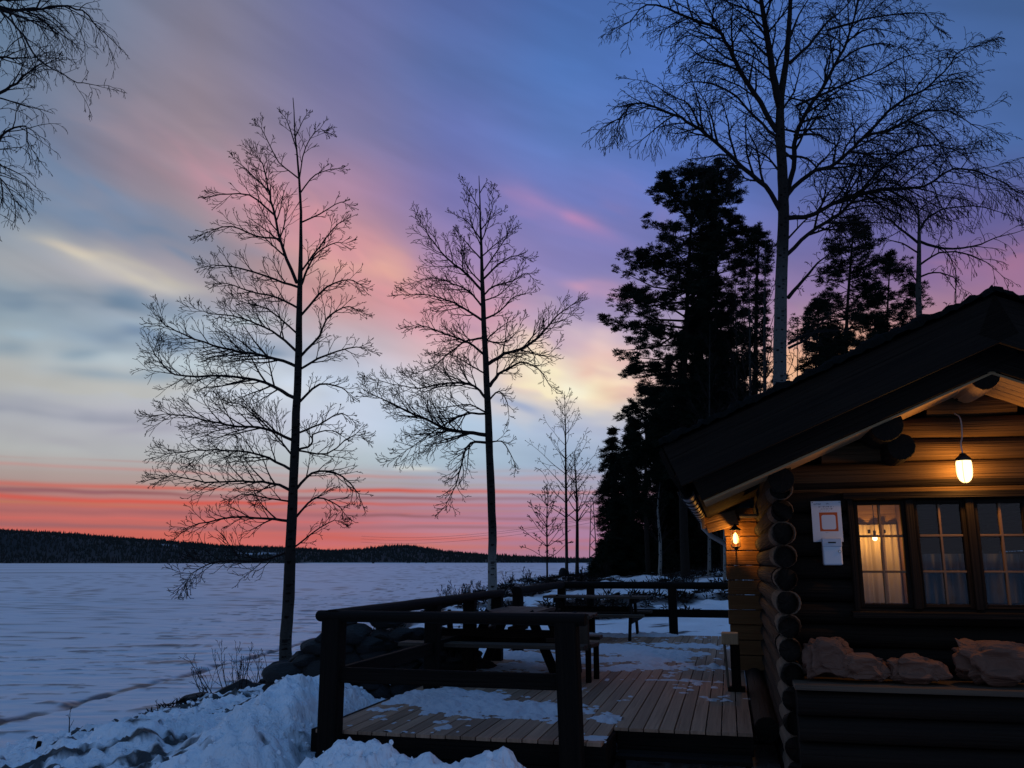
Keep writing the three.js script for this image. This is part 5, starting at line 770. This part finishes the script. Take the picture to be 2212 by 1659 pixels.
conifer({ name: 'spruce_tree', label: 'spruce inside the wood, directly behind the lit gutter', group: G, d: 62, x: 1560, base: 1250, w: 12, seed: 39, kind: 'spruce', env: [[740, 2, 2], [800, 30, 30], [900, 46, 46], [1020, 50, 50], [1150, 50, 50], [1225, 40, 40]] });
conifer({ name: 'pine_tree', label: 'pine deep in the wood, crown filling the gap above the roof eave', group: G, d: 56, x: 1520, base: 1255, w: 14, seed: 42, kind: 'pine', env: [[640, 3, 3], [700, 40, 50], [780, 60, 66], [860, 66, 66], [940, 60, 50], [1040, 40, 40]] });
conifer({ name: 'pine_tree', label: 'low pine behind the roof slope, between large birch and pyramid-shaped pine', group: G, d: 50, x: 1770, base: 1255, w: 10, seed: 48, kind: 'pine', env: [[640, 3, 3], [690, 26, 30], [760, 30, 40], [830, 26, 30]] });
[[1475, 860, 72, 50, 'spruce', 'far spruce between the trunks left of the gutter'], [1535, 820, 74, 52, 'spruce', 'far spruce behind the trunk of the biggest pine'], [1590, 760, 68, 52, 'spruce', 'far spruce hidden behind the roof eave'], [1425, 900, 64, 48, 'pine', 'slim pine in the second row of the wood'], [1690, 800, 60, 40, 'pine', 'far pine behind the foot of the large birch'], [1800, 700, 56, 50, 'pine', 'far pine behind the roof slope'], [1900, 690, 58, 50, 'pine', 'far pine low behind the ridge']].forEach(([x, y, d, w, kind, label], i) => conifer({ name: kind + '_tree', label, group: G, d, x, base: 1248, w: 9, seed: 160 + i, kind, env: [[y, 2, 2], [y + 40, w * 0.45, w * 0.45], [lerp(y, 1220, 0.45), w * 0.9, w * 0.9], [lerp(y, 1220, 0.8), w, w], [1225, w * 0.8, w * 0.8]] }));
{ // undergrowth: small spruces along the edge of the wood
  const R = rng(141), names = ['nearest the lake', 'beside the boulder path', 'under the narrow spruces', 'before the edge pine', 'behind the far table', 'between two pale trunks', 'behind the far railing post', 'left of the cabin wall', 'under the gutter', 'deep under the tall spruces', 'by the pale birch trunk', 'at the end of the wood'];
  const proto = conifer({ name: 'young_spruce', label: 'young dark spruce in the undergrowth nearest the lake', group: 'young spruces in the undergrowth', d: 58, x: 1300, base: 1250, w: 5, seed: 71, kind: 'spruce', dense: 1.2, env: [[1172, 2, 2], [1190, 12, 12], [1215, 24, 24], [1240, 32, 32]] });
  for (let k = 1; k < 12; k++) { const c = proto.clone(), x = 1300 + k * 24 + (R() - 0.5) * 12, d = 52 + R() * 16, p = at(x, 1245, d), s = 0.8 + 0.7 * R(); c.name = numbered('young_spruce'); c.userData = { ...proto.userData, label: 'young dark spruce in the undergrowth ' + names[k] }; c.position.set(p.x, land(p.x, p.z) - 0.1, p.z); c.scale.set(s * 1.3, s, s * 1.3); c.rotation.y = R() * 6; scene.add(c); }
}

// ------------------------------------------------------------------ bushes, saplings, dead stalks along the shore
function bush(label, x, y, d, stems, h, seed, lean = 0, group = 'leafless bushes along the shore', name = 'leafless_bush', category = 'bush') {
  const q = at(x, y, d), R = rng(seed), T = thing(name, label, category, [q.x, land(q.x, q.z) - 0.03, q.z], 0, group), tw = new Mesher(), o = { levels: 2, per: [5, 7], ratio: [0.5, 0.5], max: [0.6, 0.3], angle: [20, 50], lift: [0.3, 0.4, 0.3], wander: 0.4, round: 0.9, thin: Math.max(0.003, d * 0.00022) };
  for (let k = 0; k < stems; k++) { const dir = new THREE.Vector3((R() - 0.5) * 0.9 + lean, 1, (R() - 0.5) * 0.6); const pos = new THREE.Vector3((R() - 0.5) * h * 0.5, 0, (R() - 0.5) * 0.3); grow((lvl, pts, rad) => { if (lvl === 0) { const m = new Mesher(); m.tube(pts, rad, 5, null, true); part('stem', m.geometry(), M.twig, T); } else tw.tube(pts, rad, 3, null, false); }, pos, dir, h * (0.6 + 0.5 * R()), 0.009 + 0.004 * h, 0, o, R); }
  const g = part('twigs', tw.geometry(), M.twig, T); g.userData.kind = 'stuff'; return T;
}
bush('leafless bush leaning over to the lake on the snow bank, left of the shore birch', 470, 1485, 15.6, 5, 0.95, 201, -0.5); bush('upright leafless bush close to the left of the shore birch', 518, 1475, 15.9, 8, 0.85, 207, 0.05); bush('small leafless bush at the foot of the shore birch', 572, 1465, 16.4, 4, 0.7, 211, -0.3);
bush('lone bare sapling standing in the snow near the lake trail', 160, 1545, 12.6, 1, 0.52, 215, 0.03, 'saplings in the snow', 'bare_sapling', 'sapling'); bush('tiny bare sapling low in the snow, between lone sapling and rocks', 345, 1530, 13.2, 1, 0.26, 219, -0.1, 'saplings in the snow', 'bare_sapling', 'sapling'); bush('dead stalk sticking up from the snow right of the lone sapling', 520, 1480, 14.8, 3, 0.4, 223, 0.2, 'saplings in the snow', 'bare_sapling', 'sapling');
[[965, 1284, 38, 0.9], [990, 1283, 40, 1.0], [1010, 1282, 42, 0.8], [1040, 1278, 44, 0.8], [1100, 1275, 46, 0.8], [1140, 1272, 48, 0.9], [1260, 1262, 58, 0.8], [1310, 1262, 52, 0.9], [1420, 1300, 32, 0.7], [1500, 1292, 34, 0.6]].forEach(([x, y, d, h], i) => bush(['heather-like dark bush at the end of the lake-side railing', 'dark twiggy bush just right of the railing end', 'thin dark bush between railing end and second birch', 'dark bush at the left of the second birch trunk', 'dark bush right of the second birch trunk', 'dark bush before the far corner of the deck', 'dark bush at the foot of the far birches', 'dark bush at the edge of the spruces', 'dry stalks behind the far table', 'dry stalks in the snow beyond the far railing'][i], x, y, d, 9, h, 230 + i * 3));
{ // heather and dwarf shrubs poking through the snow, loose snow clods on the bank
  const R = rng(303), spots = []; for (let k = 0; k < 26000 && spots.length < 2600; k++) { const d = 24 + 60 * Math.pow(R(), 1.4), x = -9 + 40 * R() * (0.4 + d / 60), b = bare(x, -d), [s, t] = toST(x, -d); if (inland(x, -d) < 0.2 || (s > -4.4 && s < 8 && t < 11) || b < 0.35 + 0.5 * R()) continue; spots.push([x, d]); }
  for (let k = 0; k < 900; k++) { const d = 12.8 + 5.2 * R(), x = -6.2 + 3.4 * R(); if (inland(x, -d) < 0.05 || bare(x, -d) < 0.3 + 0.4 * R()) continue; spots.push([x, d, 0.45]); }
  const tw = tuftGeo(77, 16, 0.42, 0.3), im = new THREE.InstancedMesh(tw, dull({ color: rgb(0.014, 0.011, 0.009), roughness: 1, side: THREE.DoubleSide }), spots.length), m = new THREE.Matrix4(), q = new THREE.Quaternion();
  spots.forEach(([x, d, f = 1], i) => { const s = (0.5 + 0.7 * R()) * f; q.setFromAxisAngle(UP, R() * 6); m.compose(new THREE.Vector3(x, land(x, -d) + 0.03, -d), q, new THREE.Vector3(s, s * (0.7 + 0.5 * R()), s)); im.setMatrixAt(i, m); });
  im.name = 'heather'; im.userData = { kind: 'stuff', label: 'dark heather and dwarf shrubs sticking out of the snow along the shore', category: 'ground cover' }; lit(im); scene.add(im);
  const clods = []; for (let k = 0; k < 9000 && clods.length < 2000; k++) { const x = -8 + 8 * R(), z = -6.2 - 8.5 * R(), [s, t] = toST(x, z); if (inland(x, z) < 0.1 || (s > -4.2 && t > -0.75) || fbm(x * 0.8, z * 0.8, 2) + R() * 0.5 < 0.15) continue; clods.push([x, z]); }
  const cg = stoneGeo(1, 88, 0.7), cm = new THREE.InstancedMesh(cg, mat({ color: rgb(0.82, 0.84, 0.87), roughness: 0.8 }), clods.length);
  clods.forEach(([x, z], i) => { const s = 0.008 + 0.03 * Math.pow(R(), 3); q.setFromEuler(new THREE.Euler(R() * 3, R() * 6, R() * 3)); m.compose(new THREE.Vector3(x, land(x, z) + s * 0.35, z), q, new THREE.Vector3(s * 1.2, s, s)); cm.setMatrixAt(i, m); });
  cm.name = 'snow_clods'; cm.userData = { kind: 'stuff', label: 'loose crumbled lumps of snow scattered over the ploughed bank', category: 'snow' }; lit(cm); scene.add(cm);
}
{ // stump and marker post in the snow
  const q = at(88, 1552, 12.2), s = thing('wooden_stake', 'short dark stake leaning in the snow by the lake trail', 'stake', [q.x, land(q.x, q.z) - 0.05, q.z]); part('stake', logGeo(0.2, 0.032, 801), M.log, s, [0, 0.09, 0], [0, 0, HALF - 0.2]);
}
{ // power line over the wood: a lattice mast and three wires
  const b = at(1282, 1250, 150), t = at(1282, 1072, 150), H = t.y - land(b.x, b.z), T = thing('lattice_mast', 'thin lattice mast of the power line, standing behind the spruces', 'mast', [b.x, land(b.x, b.z), b.z]), m = new Mesher();
  for (const [x, z] of [[-1, -1], [1, -1], [1, 1], [-1, 1]]) { const l = new Mesher(); l.tube([new THREE.Vector3(x * 0.7, 0, z * 0.7), new THREE.Vector3(x * 0.16, H, z * 0.16)], [0.05, 0.04], 5); part('leg', l.geometry(), M.black, T); }
  for (let k = 0; k < 12; k++) { const h0 = H * k / 12, h1 = H * (k + 1) / 12, w0 = lerp(0.7, 0.16, k / 12), w1 = lerp(0.7, 0.16, (k + 1) / 12); for (const z of [-1, 1]) m.tube([new THREE.Vector3((k % 2 ? 1 : -1) * w0, h0, z * w0), new THREE.Vector3((k % 2 ? -1 : 1) * w1, h1, z * w1)], [0.03, 0.03], 4); }
  part('bracing', m.geometry(), M.black, T);
  const arm = new Mesher(); arm.tube([new THREE.Vector3(-1.6, H * 0.93, 0), new THREE.Vector3(1.6, H * 0.93, 0)], [0.05, 0.05], 5); part('crossarm', arm.geometry(), M.black, T);
  [[1136, 1150, 'uppermost'], [1139, 1156, 'middle'], [1146, 1163, 'lowest']].forEach(([y1, y0, w]) => { const p0 = at(780, y0 + 8, 240), p1 = at(1282, y1 - 18, 150), c = new Mesher(), pts = []; for (let k = 0; k <= 24; k++) { const t = k / 24, q = p0.clone().lerp(p1, t); q.y -= 1.6 * 4 * t * (1 - t); pts.push(q); } c.tube(pts, pts.map(() => 0.022), 4); const o = tag(lit(new THREE.Mesh(c.geometry(), M.black)), w + ' of the three thin power lines crossing over the far hills', 'power line', 'power lines'); o.name = numbered('power_line'); scene.add(o); });
}
renderer.render(scene, camera);
